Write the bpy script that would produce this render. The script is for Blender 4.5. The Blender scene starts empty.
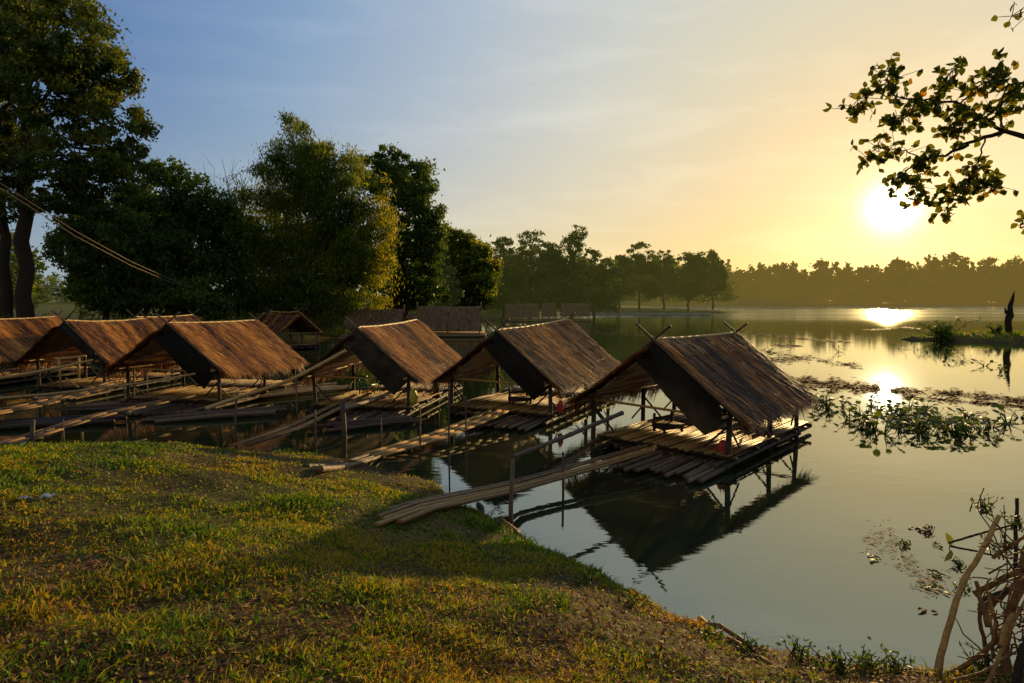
import bpy, math, random
import numpy as np
from mathutils import Vector

R = math.radians
rng = np.random.default_rng(7)
random.seed(7)
scene = bpy.context.scene
COL = scene.collection

# ------------------------------------------------------------------ camera
EYE = np.array([0.0, 0.0, 3.4])
FPX = 619.0
PITCH = math.atan(40.5 / FPX)
cp, sp = math.cos(PITCH), math.sin(PITCH)
cam_d = bpy.data.cameras.new("camera")
cam_d.sensor_width = 36.0
cam_d.lens = FPX * 36.0 / 1024.0
cam_d.clip_start = 0.05
cam_d.clip_end = 9000
cam = bpy.data.objects.new("camera", cam_d)
COL.objects.link(cam)
cam.location = EYE
cam.rotation_euler = (math.pi / 2 - PITCH, 0, 0)
scene.camera = cam


def ray(px, py):
    r, u = (px - 512.0), (341.5 - py)
    return np.array([r, FPX * cp + u * sp, u * cp - FPX * sp])


def at(px, py, Y):
    """point seen at a pixel, at ground distance Y"""
    d = ray(px, py)
    return EYE + d * (Y / d[1])


def onz(px, py, z=0.0):
    """point seen at a pixel, at height z"""
    d = ray(px, py)
    return EYE + d * ((z - EYE[2]) / d[2])


SUN_AZ, SUN_EL = R(31.3), R(7.3)
SUN = np.array([math.sin(SUN_AZ) * math.cos(SUN_EL), math.cos(SUN_AZ) * math.cos(SUN_EL), math.sin(SUN_EL)])

# ------------------------------------------------------------------ object helpers


def tag(o, label=None, cat=None, group=None, kind=None):
    if label: o["label"] = label
    if cat: o["category"] = cat
    if group: o["group"] = group
    if kind: o["kind"] = kind
    return o


def thing(name, label, cat, loc=(0, 0, 0), group=None):
    o = bpy.data.objects.new(name, None)
    o.empty_display_size = 0.2
    COL.objects.link(o)
    o.location = Vector([float(v) for v in loc])
    tag(o, label, cat, group)
    return o


class MB:
    """collects geometry, builds ONE mesh object"""

    def __init__(s):
        s.v, s.t, s.li, s.lt, s.n = [], [], [], [], 0

    def add(s, verts, faces, tone=0.5):
        verts = np.asarray(verts, float).reshape(-1, 3)
        faces = np.asarray(faces, int)
        s.v.append(verts)
        s.t.append(np.broadcast_to(np.asarray(tone, float), (len(verts),)))
        s.li.append((faces + s.n).ravel())
        s.lt.append(np.full(len(faces), faces.shape[1]))
        s.n += len(verts)

    def tube(s, pts, rad, n=7, tone=0.5, nodes=0.0, rough=0.0):
        P = np.asarray(pts, float)
        rad = np.broadcast_to(np.asarray(rad, float), (len(P),)).copy()
        if nodes > 0:                       # bamboo: resample with swollen joints
            seg = np.linalg.norm(np.diff(P, axis=0), axis=1)
            cum = np.concatenate([[0], np.cumsum(seg)])
            L = cum[-1]
            k = max(2, int(round(L / nodes)))
            ss, fr = [], []
            for i in range(k):
                a = L * i / k
                for q, f in ((0, 1.14), (0.06, 1.0), (0.5, 0.97), (0.94, 1.0)):
                    ss.append(a + q * L / k); fr.append(f)
            ss.append(L); fr.append(1.1)
            ss = np.array(ss)
            rad = np.interp(ss, cum, rad) * np.array(fr)
            P = np.stack([np.interp(ss, cum, P[:, j]) for j in range(3)], 1)
        T = np.gradient(P, axis=0)
        T /= np.linalg.norm(T, axis=1)[:, None] + 1e-9
        up = np.array([0, 0, 1.0]) if abs(T[0, 2]) < 0.9 else np.array([1.0, 0, 0])
        A = np.cross(T, up); A /= np.linalg.norm(A, axis=1)[:, None] + 1e-9
        B = np.cross(T, A)
        th = np.arange(n) * 2 * math.pi / n
        ring = (np.cos(th)[None, :, None] * A[:, None, :] + np.sin(th)[None, :, None] * B[:, None, :])
        rr = rad[:, None, None]
        if rough > 0:
            rr = rr * (1 + rough * rng.normal(size=(len(P), n, 1)))
        V = P[:, None, :] + ring * rr
        m = len(P)
        i = np.arange(m - 1)[:, None] * n
        j = np.arange(n)[None, :]
        j2 = (j + 1) % n
        F = np.stack([i + j, i + n + j, i + n + j2, i + j2], -1).reshape(-1, 4)
        V = V.reshape(-1, 3)
        s.add(V, F, tone)
        base = s.n - len(V)
        for off in (0, (m - 1) * n):        # caps
            idx = np.arange(n) + off + base
            s.li.append(idx if off == 0 else idx[::-1])
            s.lt.append(np.array([n]))

    def box(s, c, sz, rz=0.0, tone=0.5, ax=None):
        c = np.asarray(c, float); hx, hy, hz = np.asarray(sz, float) / 2
        if ax is None:
            cs, sn = math.cos(rz), math.sin(rz)
            ax = np.array([[cs, sn, 0], [-sn, cs, 0], [0, 0, 1]])
        ax = np.asarray(ax, float)
        V = [c + ax[0] * a * hx + ax[1] * b * hy + ax[2] * d * hz for d in (-1, 1) for a, b in ((-1, -1), (1, -1), (1, 1), (-1, 1))]
        F = [(3, 2, 1, 0), (4, 5, 6, 7), (0, 1, 5, 4), (1, 2, 6, 5), (2, 3, 7, 6), (3, 0, 4, 7)]
        s.add(V, F, tone)

    def build(s, name, mat, parent=None, smooth=True, origin=None):
        V = np.concatenate(s.v) if s.v else np.zeros((0, 3))
        o_ = np.zeros(3)
        if parent is not None:
            o_ = np.array(parent.location)
            q = parent.parent
            while q is not None:
                o_ = o_ + np.array(q.location); q = q.parent
        elif origin is not None:
            o_ = np.asarray(origin, float)
        V = V - o_
        li = np.concatenate(s.li); lt = np.concatenate(s.lt)
        me = bpy.data.meshes.new(name)
        me.vertices.add(len(V)); me.vertices.foreach_set("co", V.astype(np.float32).ravel())
        me.loops.add(len(li)); me.loops.foreach_set("vertex_index", li.astype(np.int32))
        me.polygons.add(len(lt))
        st = np.concatenate([[0], np.cumsum(lt)[:-1]])
        me.polygons.foreach_set("loop_start", st.astype(np.int32))
        me.polygons.foreach_set("loop_total", lt.astype(np.int32))
        a = me.attributes.new("tone", 'FLOAT', 'POINT')
        a.data.foreach_set("value", np.concatenate(s.t).astype(np.float32))
        me.update(calc_edges=True)
        if smooth:
            me.polygons.foreach_set("use_smooth", np.ones(len(lt), bool))
        me.materials.append(mat)
        o = bpy.data.objects.new(name, me)
        COL.objects.link(o)
        if parent is not None:
            o.parent = parent
        elif origin is not None:
            o.location = Vector([float(v) for v in origin])
        return o


# ------------------------------------------------------------------ materials
def new_mat(name):
    m = bpy.data.materials.new(name); m.use_nodes = True
    nt = m.node_tree; nt.nodes.clear()
    out = nt.nodes.new("ShaderNodeOutputMaterial")
    return m, nt, out


def N(nt, typ, **kw):
    n = nt.nodes.new(typ)
    for k, v in kw.items():
        if k == "op": n.operation = v
        elif isinstance(k, str) and hasattr(n, k) and k not in ("inputs",): setattr(n, k, v)
    return n


def math_n(nt, op, a, b=None, c=None):
    n = nt.nodes.new("ShaderNodeMath"); n.operation = op
    for i, v in enumerate((a, b, c)):
        if v is None: continue
        if isinstance(v, (int, float)): n.inputs[i].default_value = v
        else: nt.links.new(v, n.inputs[i])
    return n.outputs[0]


def ramp(nt, fac, stops):
    r = nt.nodes.new("ShaderNodeValToRGB")
    e = r.color_ramp.elements
    while len(e) > 1: e.remove(e[-1])
    e[0].position = stops[0][0]; e[0].color = (*stops[0][1], 1)
    for p, c in stops[1:]:
        x = e.new(p); x.color = (*c, 1)
    nt.links.new(fac, r.inputs[0])
    return r.outputs[0]


def noise(nt, scale, detail=4, vec=None, rough=0.55, dist=0.0):
    n = nt.nodes.new("ShaderNodeTexNoise")
    n.inputs["Scale"].default_value = scale; n.inputs["Detail"].default_value = detail
    n.inputs["Roughness"].default_value = rough; n.inputs["Distortion"].default_value = dist
    if vec is None:
        vec = nt.nodes.new("ShaderNodeTexCoord").outputs["Object"]
    nt.links.new(vec, n.inputs["Vector"])
    return n.outputs[0]


def mapped(nt, scale, kind="Object"):
    tc = nt.nodes.new("ShaderNodeTexCoord")
    mp = nt.nodes.new("ShaderNodeMapping"); mp.inputs["Scale"].default_value = scale
    nt.links.new(tc.outputs[kind], mp.inputs[0])
    return mp.outputs[0]


def tone_n(nt):
    a = nt.nodes.new("ShaderNodeAttribute"); a.attribute_name = "tone"
    return a.outputs["Fac"]


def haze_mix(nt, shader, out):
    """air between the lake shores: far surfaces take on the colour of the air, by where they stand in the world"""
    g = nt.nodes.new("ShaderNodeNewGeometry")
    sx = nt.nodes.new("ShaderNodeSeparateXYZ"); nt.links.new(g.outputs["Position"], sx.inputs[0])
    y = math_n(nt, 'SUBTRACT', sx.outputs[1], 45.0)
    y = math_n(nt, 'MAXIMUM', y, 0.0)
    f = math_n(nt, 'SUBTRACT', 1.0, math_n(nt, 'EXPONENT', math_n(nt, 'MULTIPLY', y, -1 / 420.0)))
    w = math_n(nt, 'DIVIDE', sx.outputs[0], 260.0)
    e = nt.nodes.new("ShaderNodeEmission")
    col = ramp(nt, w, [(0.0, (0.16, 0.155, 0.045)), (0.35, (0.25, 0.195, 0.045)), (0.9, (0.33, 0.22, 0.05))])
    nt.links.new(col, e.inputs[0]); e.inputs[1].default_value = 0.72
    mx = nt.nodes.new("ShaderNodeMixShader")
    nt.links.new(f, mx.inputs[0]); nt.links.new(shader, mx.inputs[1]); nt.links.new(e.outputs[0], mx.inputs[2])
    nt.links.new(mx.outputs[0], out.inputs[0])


def simple(name, stops, rough=0.7, nscale=0, nstretch=None, namt=0.4, bump=0.0, bscale=30, spec=0.3):
    m, nt, out = new_mat(name)
    p = nt.nodes.new("ShaderNodeBsdfPrincipled")
    t = tone_n(nt)
    if nscale:
        v = mapped(nt, nstretch) if nstretch else None
        nz = noise(nt, nscale, 5, v)
        t = math_n(nt, 'ADD', t, math_n(nt, 'MULTIPLY', math_n(nt, 'SUBTRACT', nz, 0.5), namt * 2))
    nt.links.new(ramp(nt, t, stops), p.inputs["Base Color"])
    p.inputs["Roughness"].default_value = rough
    p.inputs["Specular IOR Level"].default_value = spec
    if bump:
        b = nt.nodes.new("ShaderNodeBump"); b.inputs["Strength"].default_value = bump; b.inputs["Distance"].default_value = 0.02
        nt.links.new(noise(nt, bscale, 5, mapped(nt, nstretch) if nstretch else None), b.inputs["Height"])
        nt.links.new(b.outputs[0], p.inputs["Normal"])
    nt.links.new(p.outputs[0], out.inputs[0])
    return m


def leaf_mat(name, stops, trans=0.45, tcol=(1.25, 1.15, 0.45), haze=False, rough=0.5):
    m, nt, out = new_mat(name)
    c = ramp(nt, tone_n(nt), stops)
    d = nt.nodes.new("ShaderNodeBsdfPrincipled"); d.inputs["Roughness"].default_value = rough
    d.inputs["Specular IOR Level"].default_value = 0.25
    nt.links.new(c, d.inputs["Base Color"])
    tr = nt.nodes.new("ShaderNodeBsdfTranslucent")
    mu = nt.nodes.new("ShaderNodeMix"); mu.data_type = 'RGBA'; mu.blend_type = 'MULTIPLY'; mu.inputs[0].default_value = 1
    nt.links.new(c, mu.inputs[6]); mu.inputs[7].default_value = (*tcol, 1)
    nt.links.new(mu.outputs[2], tr.inputs[0])
    mx = nt.nodes.new("ShaderNodeMixShader"); mx.inputs[0].default_value = trans
    nt.links.new(d.outputs[0], mx.inputs[1]); nt.links.new(tr.outputs[0], mx.inputs[2])
    if haze: haze_mix(nt, mx.outputs[0], out)
    else: nt.links.new(mx.outputs[0], out.inputs[0])
    return m


M = {}
M["bamboo"] = simple("bamboo_gold", [(0, (0.035, 0.018, 0.007)), (0.45, (0.20, 0.105, 0.03)), (1, (0.52, 0.32, 0.085))], 0.5, 6, (3, 3, 3), 0.25, 0.25, 25)
M["bamboo_old"] = simple("bamboo_weathered", [(0, (0.018, 0.012, 0.008)), (0.5, (0.085, 0.056, 0.03)), (1, (0.25, 0.17, 0.085))], 0.65, 5, (3, 3, 3), 0.3, 0.3, 25)
M["wood_dark"] = simple("dark_wood", [(0, (0.012, 0.009, 0.007)), (0.5, (0.05, 0.034, 0.022)), (1, (0.13, 0.085, 0.05))], 0.75, 6, (4, 4, 1), 0.3, 0.4, 30)
M["plank"] = simple("plank_wood", [(0, (0.04, 0.022, 0.009)), (0.5, (0.25, 0.135, 0.04)), (1, (0.5, 0.3, 0.085))], 0.65, 5, (2, 2, 6), 0.35, 0.4, 20)
M["deck"] = simple("split_bamboo_floor", [(0, (0.016, 0.009, 0.004)), (0.5, (0.21, 0.12, 0.034)), (1, (0.46, 0.29, 0.085))], 0.5, 4, (2, 2, 2), 0.35, 0.3, 18)
M["thatch"] = simple("thatch_straw", [(0, (0.010, 0.005, 0.003)), (0.3, (0.08, 0.026, 0.006)), (0.6, (0.52, 0.18, 0.025)), (1, (0.88, 0.44, 0.085))], 0.6, 3, None, 0.2, 0.0, 20, 0.25)
M["tarp"] = simple("dark_tarpaulin", [(0, (0.006, 0.006, 0.005)), (0.45, (0.02, 0.018, 0.014)), (1, (0.10, 0.075, 0.042))], 0.9, 3, None, 0.35, 0.3, 6, 0.05)
M["bark"] = simple("bark", [(0, (0.012, 0.009, 0.006)), (1, (0.075, 0.055, 0.035))], 0.85, 6, (3, 3, .8), 0.4, 0.7, 14, 0.1)
M["driftwood"] = simple("driftwood", [(0, (0.016, 0.009, 0.004)), (0.5, (0.19, 0.092, 0.022)), (1, (0.56, 0.32, 0.075))], 0.6, 14, (1, 1, 1), 0.45, 0.6, 40, 0.2)
M["leaf_big"] = leaf_mat("leaf_broad_dark", [(0, (0.022, 0.042, 0.006)), (0.5, (0.085, 0.13, 0.016)), (1, (0.28, 0.26, 0.03))], 0.45)
M["leaf_dark"] = leaf_mat("leaf_dark_green", [(0, (0.02, 0.045, 0.006)), (0.5, (0.08, 0.14, 0.014)), (1, (0.21, 0.27, 0.03))], 0.42)
M["leaf_bamboo"] = leaf_mat("leaf_bamboo", [(0, (0.024, 0.055, 0.006)), (0.5, (0.10, 0.17, 0.014)), (1, (0.42, 0.39, 0.028))], 0.55, (1.5, 1.2, 0.3))
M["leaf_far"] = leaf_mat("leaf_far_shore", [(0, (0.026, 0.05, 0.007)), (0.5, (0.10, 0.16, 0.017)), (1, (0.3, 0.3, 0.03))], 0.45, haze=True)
M["leaf_front"] = leaf_mat("leaf_overhanging", [(0, (0.035, 0.06, 0.006)), (0.6, (0.14, 0.19, 0.02)), (1, (0.42, 0.2, 0.02))], 0.62, (1.5, 1.1, 0.35))
M["leaf_water"] = leaf_mat("leaf_water_plant", [(0, (0.025, 0.045, 0.008)), (0.5, (0.08, 0.12, 0.016)), (1, (0.19, 0.21, 0.03))], 0.5, (1.3, 1.2, 0.4))
M["grass"] = leaf_mat("grass_blades", [(0, (0.025, 0.075, 0.004)), (0.3, (0.10, 0.215, 0.009)), (0.6, (0.33, 0.29, 0.018)), (1, (0.42, 0.21, 0.035))], 0.5, (1.5, 1.3, 0.4))
M["litter"] = leaf_mat("dry_leaves", [(0, (0.025, 0.012, 0.005)), (0.5, (0.19, 0.08, 0.022)), (1, (0.46, 0.27, 0.08))], 0.25, (1.2, 0.9, 0.5), rough=0.7)
M["green_plastic"] = simple("green_plastic", [(0, (0.0, 0.09, 0.04)), (1, (0.01, 0.26, 0.13))], 0.35, spec=0.5)
M["red_plastic"] = simple("red_plastic", [(0, (0.3, 0.01, 0.008)), (1, (0.62, 0.035, 0.02))], 0.4, 8, None, 0.3, 0.4, 20, spec=0.5)
M["yellow_plastic"] = simple("yellow_plastic", [(0, (0.35, 0.3, 0.02)), (1, (0.62, 0.55, 0.05))], 0.4, 8, None, 0.3, 0.4, 20, spec=0.5)
M["white_plastic"] = simple("white_plastic", [(0, (0.3, 0.31, 0.32)), (1, (0.5, 0.5, 0.5))], 0.5, 8, None, 0.3)
M["cable"] = simple("cable", [(0, (0.05, 0.03, 0.02)), (1, (0.6, 0.36, 0.22))], 0.6)


def far_simple(name, col1, col2, nsc):
    m, nt, out = new_mat(name)
    p = nt.nodes.new("ShaderNodeBsdfPrincipled"); p.inputs["Roughness"].default_value = 0.8
    p.inputs["Specular IOR Level"].default_value = 0.1
    t = math_n(nt, 'ADD', tone_n(nt), math_n(nt, 'SUBTRACT', noise(nt, nsc, 5), 0.5))
    nt.links.new(ramp(nt, t, [(0.1, col1), (0.9, col2)]), p.inputs["Base Color"])
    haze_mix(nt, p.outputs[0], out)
    return m


M["thatch_far"] = far_simple("old_grey_thatch", (0.07, 0.042, 0.024), (0.32, 0.2, 0.115), 5)
M["bark_far"] = far_simple("bark_far", (0.015, 0.011, 0.008), (0.09, 0.065, 0.04), 3)
M["float_blue"] = far_simple("float_plastic", (0.10, 0.15, 0.2), (0.3, 0.36, 0.4), 1)

# water
mw, nt, out = new_mat("lake_water")
g = nt.nodes.new("ShaderNodeNewGeometry")
sx = nt.nodes.new("ShaderNodeSeparateXYZ"); nt.links.new(g.outputs["Position"], sx.inputs[0])
fr = nt.nodes.new("ShaderNodeFresnel"); fr.inputs["IOR"].default_value = 1.33
dif = nt.nodes.new("ShaderNodeBsdfDiffuse"); dif.inputs[0].default_value = (0.022, 0.029, 0.012, 1)
gl = nt.nodes.new("ShaderNodeBsdfGlossy"); gl.inputs[0].default_value = (0.90, 0.97, 0.90, 1)
mpw = nt.nodes.new("ShaderNodeMapping"); mpw.inputs["Scale"].default_value = (0.55, 1.5, 1); mpw.inputs["Rotation"].default_value = (0, 0, R(-18))
nt.links.new(g.outputs["Position"], mpw.inputs[0])
n1 = noise(nt, 1.7, 3, mpw.outputs[0], 0.5, 0.4)
n2 = noise(nt, 7.0, 2, mpw.outputs[0], 0.5, 0.2)
hgt = math_n(nt, 'ADD', n1, math_n(nt, 'MULTIPLY', n2, 0.22))
# wind ruffled patches
mp2 = nt.nodes.new("ShaderNodeMapping"); mp2.inputs["Scale"].default_value = (0.012, 0.05, 1)
nt.links.new(g.outputs["Position"], mp2.inputs[0])
pat = noise(nt, 1.0, 4, mp2.outputs[0])
ys = math_n(nt, 'DIVIDE', math_n(nt, 'SUBTRACT', sx.outputs[1], 70.0), 60.0)
nfar = nt.nodes.new("ShaderNodeClamp"); nt.links.new(ys, nfar.inputs[0])
rgh = math_n(nt, 'MULTIPLY', nfar.outputs[0], math_n(nt, 'MULTIPLY_ADD', pat, 0.16, 0.035))
rgh = math_n(nt, 'ADD', rgh, 0.006)
nt.links.new(rgh, gl.inputs["Roughness"])
bp = nt.nodes.new("ShaderNodeBump"); bp.inputs["Distance"].default_value = 0.05
bst = math_n(nt, 'MULTIPLY_ADD', pat, 0.08, 0.015)
nt.links.new(bst, bp.inputs["Strength"]); nt.links.new(hgt, bp.inputs["Height"])
nt.links.new(bp.outputs[0], gl.inputs["Normal"]); nt.links.new(bp.outputs[0], fr.inputs["Normal"])
fac = math_n(nt, 'MULTIPLY_ADD', fr.outputs[0], 0.72, 0.24)
mx = nt.nodes.new("ShaderNodeMixShader")
nt.links.new(fac, mx.inputs[0]); nt.links.new(dif.outputs[0], mx.inputs[1]); nt.links.new(gl.outputs[0], mx.inputs[2])
nt.links.new(mx.outputs[0], out.inputs[0])
M["water"] = mw

# ground
mg, nt, out = new_mat("ground_soil")
p = nt.nodes.new("ShaderNodeBsdfPrincipled"); p.inputs["Roughness"].default_value = 0.9; p.inputs["Specular IOR Level"].default_value = 0.1
geo = nt.nodes.new("ShaderNodeNewGeometry")
na = noise(nt, 0.9, 6, geo.outputs["Position"]); nb = noise(nt, 14.0, 5, geo.outputs["Position"])
tt = math_n(nt, 'ADD', math_n(nt, 'MULTIPLY', na, 0.6), math_n(nt, 'MULTIPLY', nb, 0.4))
soil = ramp(nt, tt, [(0.3, (0.016, 0.009, 0.005)), (0.5, (0.06, 0.034, 0.014)), (0.72, (0.2, 0.125, 0.05))])
grn = ramp(nt, nb, [(0.3, (0.03, 0.036, 0.008)), (0.7, (0.16, 0.15, 0.025))])
mc = nt.nodes.new("ShaderNodeMix"); mc.data_type = 'RGBA'
nt.links.new(tone_n(nt), mc.inputs[0]); nt.links.new(soil, mc.inputs[6]); nt.links.new(grn, mc.inputs[7])
nt.links.new(mc.outputs[2], p.inputs["Base Color"])
b = nt.nodes.new("ShaderNodeBump"); b.inputs["Strength"].default_value = 0.6; b.inputs["Distance"].default_value = 0.05
nt.links.new(noise(nt, 22, 6, geo.outputs["Position"]), b.inputs["Height"]); nt.links.new(b.outputs[0], p.inputs["Normal"])
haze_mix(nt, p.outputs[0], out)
M["ground"] = mg

# ------------------------------------------------------------------ terrain
NEAR = np.array([(60, 4.6), (20, 5.2), (8, 5.3), (4.86, 5.1), (3.7, 4.98), (2.95, 5.2), (2.3, 5.55), (1.42, 6.5), (0.7, 7.2), (0.15, 7.85), (-0.15, 8.5),
                 (-0.75, 9.35), (-1.2, 10.25), (-1.9, 11.0), (-3.0, 11.8), (-4.7, 12.5), (-8, 12.3), (-12, 12.1), (-20, 12.5), (-60, 14), (-60, -60), (60, -60)], float) * [1, 1.045]
FARL = np.array([(-3000, 30), (-60, 34), (-32, 40), (-24, 46), (-17, 52), (-13, 66), (-9, 90), (-4, 112), (5, 125), (14, 146), (22, 160), (48, 165),
                 (62, 172), (58, 205), (66, 300), (95, 388), (150, 398), (400, 400), (3000, 420), (3000, 6000), (-3000, 6000)], float)
SPIT = np.array([(34.5, 55), (37, 52), (39.5, 50), (44, 48), (60, 45), (90, 48), (90, 70), (60, 63), (46, 58.5), (39.5, 57)], float)


def sdist(P, poly):
    """signed distance, positive inside"""
    d2 = np.full(len(P), 1e18); ins = np.zeros(len(P), bool)
    for a, b in zip(poly, np.roll(poly, -1, 0)):
        ab = b - a; ap = P - a
        t = np.clip((ap @ ab) / (ab @ ab), 0, 1)
        q = ap - t[:, None] * ab
        d2 = np.minimum(d2, (q * q).sum(1))
        c = (a[1] > P[:, 1]) != (b[1] > P[:, 1])
        with np.errstate(divide='ignore', invalid='ignore'):
            xi = (b[0] - a[0]) * (P[:, 1] - a[1]) / (b[1] - a[1]) + a[0]
        ins ^= c & (P[:, 0] < xi)
    d = np.sqrt(d2)
    return np.where(ins, d, -d)


_ph = np.random.default_rng(3)
WAVES = [(f, _ph.uniform(0, 6.28), _ph.uniform(0, 6.28)) for f in (0.6, 0.9, 1.3, 1.9, 2.7, 4.1, 5.9, 8.3) for _ in range(3)]


def fbm(x, y, s=1.0):
    r = 0
    for f, a, b in WAVES:
        r = r + np.sin(f * s * (x * math.cos(a) + y * math.sin(a)) + b) / (1 + f * 1.3)
    return r * 0.45


def sm(t):
    t = np.clip(t, 0, 1); return t * t * (3 - 2 * t)


def height(x, y):
    x = np.asarray(x, float).ravel(); y = np.asarray(y, float).ravel()
    P = np.stack([x, y], 1)
    d = sdist(P, NEAR) + 0.16 * fbm(x, y, 1.6)
    h1 = np.where(d > 0, 0.17 * sm(d / 0.22) + 1.85 * (1 - np.exp(-0.2 * d)) + (0.095 * fbm(x, y, 0.9) + 0.06 * fbm(x, y, 2.6)) * sm(d / 0.8), np.maximum(d * 0.6, -1.2))
    d = sdist(P, FARL)
    d = d + np.minimum(0.05 * np.abs(y), 4) * 0.25 * fbm(x, y, 0.15)
    h2 = np.where(d > 0, np.minimum(d * 0.25, 0.9) + np.minimum(d * 0.012, 2.0), np.maximum(d * 0.4, -1.2))
    # grassy embankment on the far side
    e = np.exp(-(((x - 120) / 75) ** 2) ** 2 - ((y - 418) / 20) ** 2)
    h2 = h2 + np.where(d > 0, 4.5 * e, 0)
    d = sdist(P, SPIT) + 0.5 * fbm(x, y, 0.7)
    h3 = np.where(d > 0, 0.55 * sm(d / 2.5) + 0.12 * fbm(x, y, 0.8) * sm(d), np.maximum(d * 0.4, -1.2))
    return np.maximum(np.maximum(h1, h2), h3)


def H1(x, y): return float(height([x], [y])[0])


def ground_hit(px, py):
    d = ray(px, py); lo = 1.0; t = np.linspace(1, 40, 1500) / d[1]
    P = EYE + d[None] * t[:, None]
    k = np.argmax(P[:, 2] < np.maximum(height(P[:, 0], P[:, 1]), 0.0))
    return P[k]


def spaced(*segs):
    o = [segs[0][0]]
    for a, b, s in segs:
        n = max(1, int(round((b - a) / s)))
        o += list(np.linspace(a, b, n + 1)[1:])
    return np.array(o)


gx = spaced((-4000, -600, 200), (-600, -100, 20), (-100, -30, 2.5), (-30, -14, 0.5), (-14, 8, 0.085), (8, 30, 0.5), (30, 62, 0.8), (62, 250, 6), (250, 800, 40), (800, 4000, 300))
gy = spaced((-60, -6, 3), (-6, 1, 0.4), (1, 14, 0.085), (14, 70, 0.8), (70, 200, 3), (200, 500, 8), (500, 1500, 60), (1500, 6000, 500))
XX, YY = np.meshgrid(gx, gy)
ZZ = height(XX, YY)
nx, ny = len(gx), len(gy)
ii = (np.arange(ny - 1)[:, None] * nx + np.arange(nx - 1)[None]).ravel()
tone = np.clip(0.5 + 0.6 * fbm(XX.ravel(), YY.ravel(), 0.8), 0, 1)
tone = np.where(YY.ravel() > 30, 0.9, tone * 0.8 * np.clip((YY.ravel() - 2.5) / 4, 0, 1))
tone = np.where(ZZ < 0.2, 0.0, tone)
mb = MB(); mb.add(np.stack([XX.ravel(), YY.ravel(), ZZ], 1), np.stack([ii, ii + 1, ii + nx + 1, ii + nx], 1), tone)
tag(mb.build("ground", M["ground"]), kind="structure")

mb = MB()
mb.add([(-4000, -60, 0), (4000, -60, 0), (4000, 6000, 0), (-4000, 6000, 0)], [(0, 1, 2, 3)])
tag(mb.build("lake_water", M["water"]), kind="structure")


# ------------------------------------------------------------------ leaf clouds
def unit(v): return v / (np.linalg.norm(v, axis=-1, keepdims=True) + 1e-9)


def leaves(mb, C, size, tone, droop=0.3, slim=0.5, r=rng):
    """one folded diamond leaf at every centre"""
    n = len(C)
    d = unit(r.normal(size=(n, 3)) + np.array([0, 0, -droop * 2]))
    q = unit(np.cross(d, r.normal(size=(n, 3))))
    nn = np.cross(d, q)
    L = (size * r.uniform(0.6, 1.3, n))[:, None]
    Wd = L * slim
    V = np.stack([C - d * L * 0.5, C + q * Wd * 0.5 + nn * Wd * 0.12, C + d * L * 0.5, C - q * Wd * 0.5 + nn * Wd * 0.12], 1).reshape(-1, 3)
    F = (np.arange(n)[:, None] * 4 + np.arange(4)[None])
    mb.add(V, F, np.repeat(tone, 4))


def cloud(blobs, n, r, sub=26, subr=0.3, shell=0.55):
    """points in clumps spread through ellipsoids -> centres, tone"""
    vol = np.array([b[3] * b[4] * b[5] for b in blobs]) ** 0.67
    cnt = np.maximum(1, (n * vol / vol.sum()).astype(int))
    out, tn = [], []
    for b, c in zip(blobs, cnt):
        ce = np.array(b[:3]); ra = np.array(b[3:6])
        k = max(4, int(sub * r.uniform(.8, 1.2)))
        dirs = unit(r.normal(size=(k, 3)))
        rad = shell + (1 - shell) * r.uniform(0, 1, (k, 1)) ** 0.6
        sc = ce + dirs * rad * ra
        srad = subr * ra * r.uniform(0.6, 1.3, (k, 1))
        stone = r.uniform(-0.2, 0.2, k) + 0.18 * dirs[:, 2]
        idx = r.integers(0, k, c)
        off = r.normal(size=(c, 3)) * 0.55
        off[:, 2] *= 0.75
        out.append(sc[idx] + off * srad[idx])
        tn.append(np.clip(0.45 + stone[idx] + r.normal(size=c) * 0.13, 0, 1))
    return np.concatenate(out), np.concatenate(tn)


def curve(a, b, r, k=5, sag=0.0, wob=0.05):
    a = np.asarray(a, float); b = np.asarray(b, float)
    t = np.linspace(0, 1, k)[:, None]
    P = a + (b - a) * t
    L = np.linalg.norm(b - a)
    w = r.normal(size=(k, 3)) * L * wob * np.sin(t * math.pi)
    P = P + w; P[:, 2] += sag * L * np.sin(t[:, 0] * math.pi)
    return P


def px_blobs(lst, Y, r, dz=0.8, spread=0.6):
    o = []
    for cx, cy, rx, ry in lst:
        c = at(cx, cy, Y + r.uniform(-1, 1) * spread * rx * Y / FPX)
        o.append((c[0], c[1], c[2], rx * Y / FPX, (rx + ry) / 2 * Y / FPX * dz, ry * Y / FPX))
    return o


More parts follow.
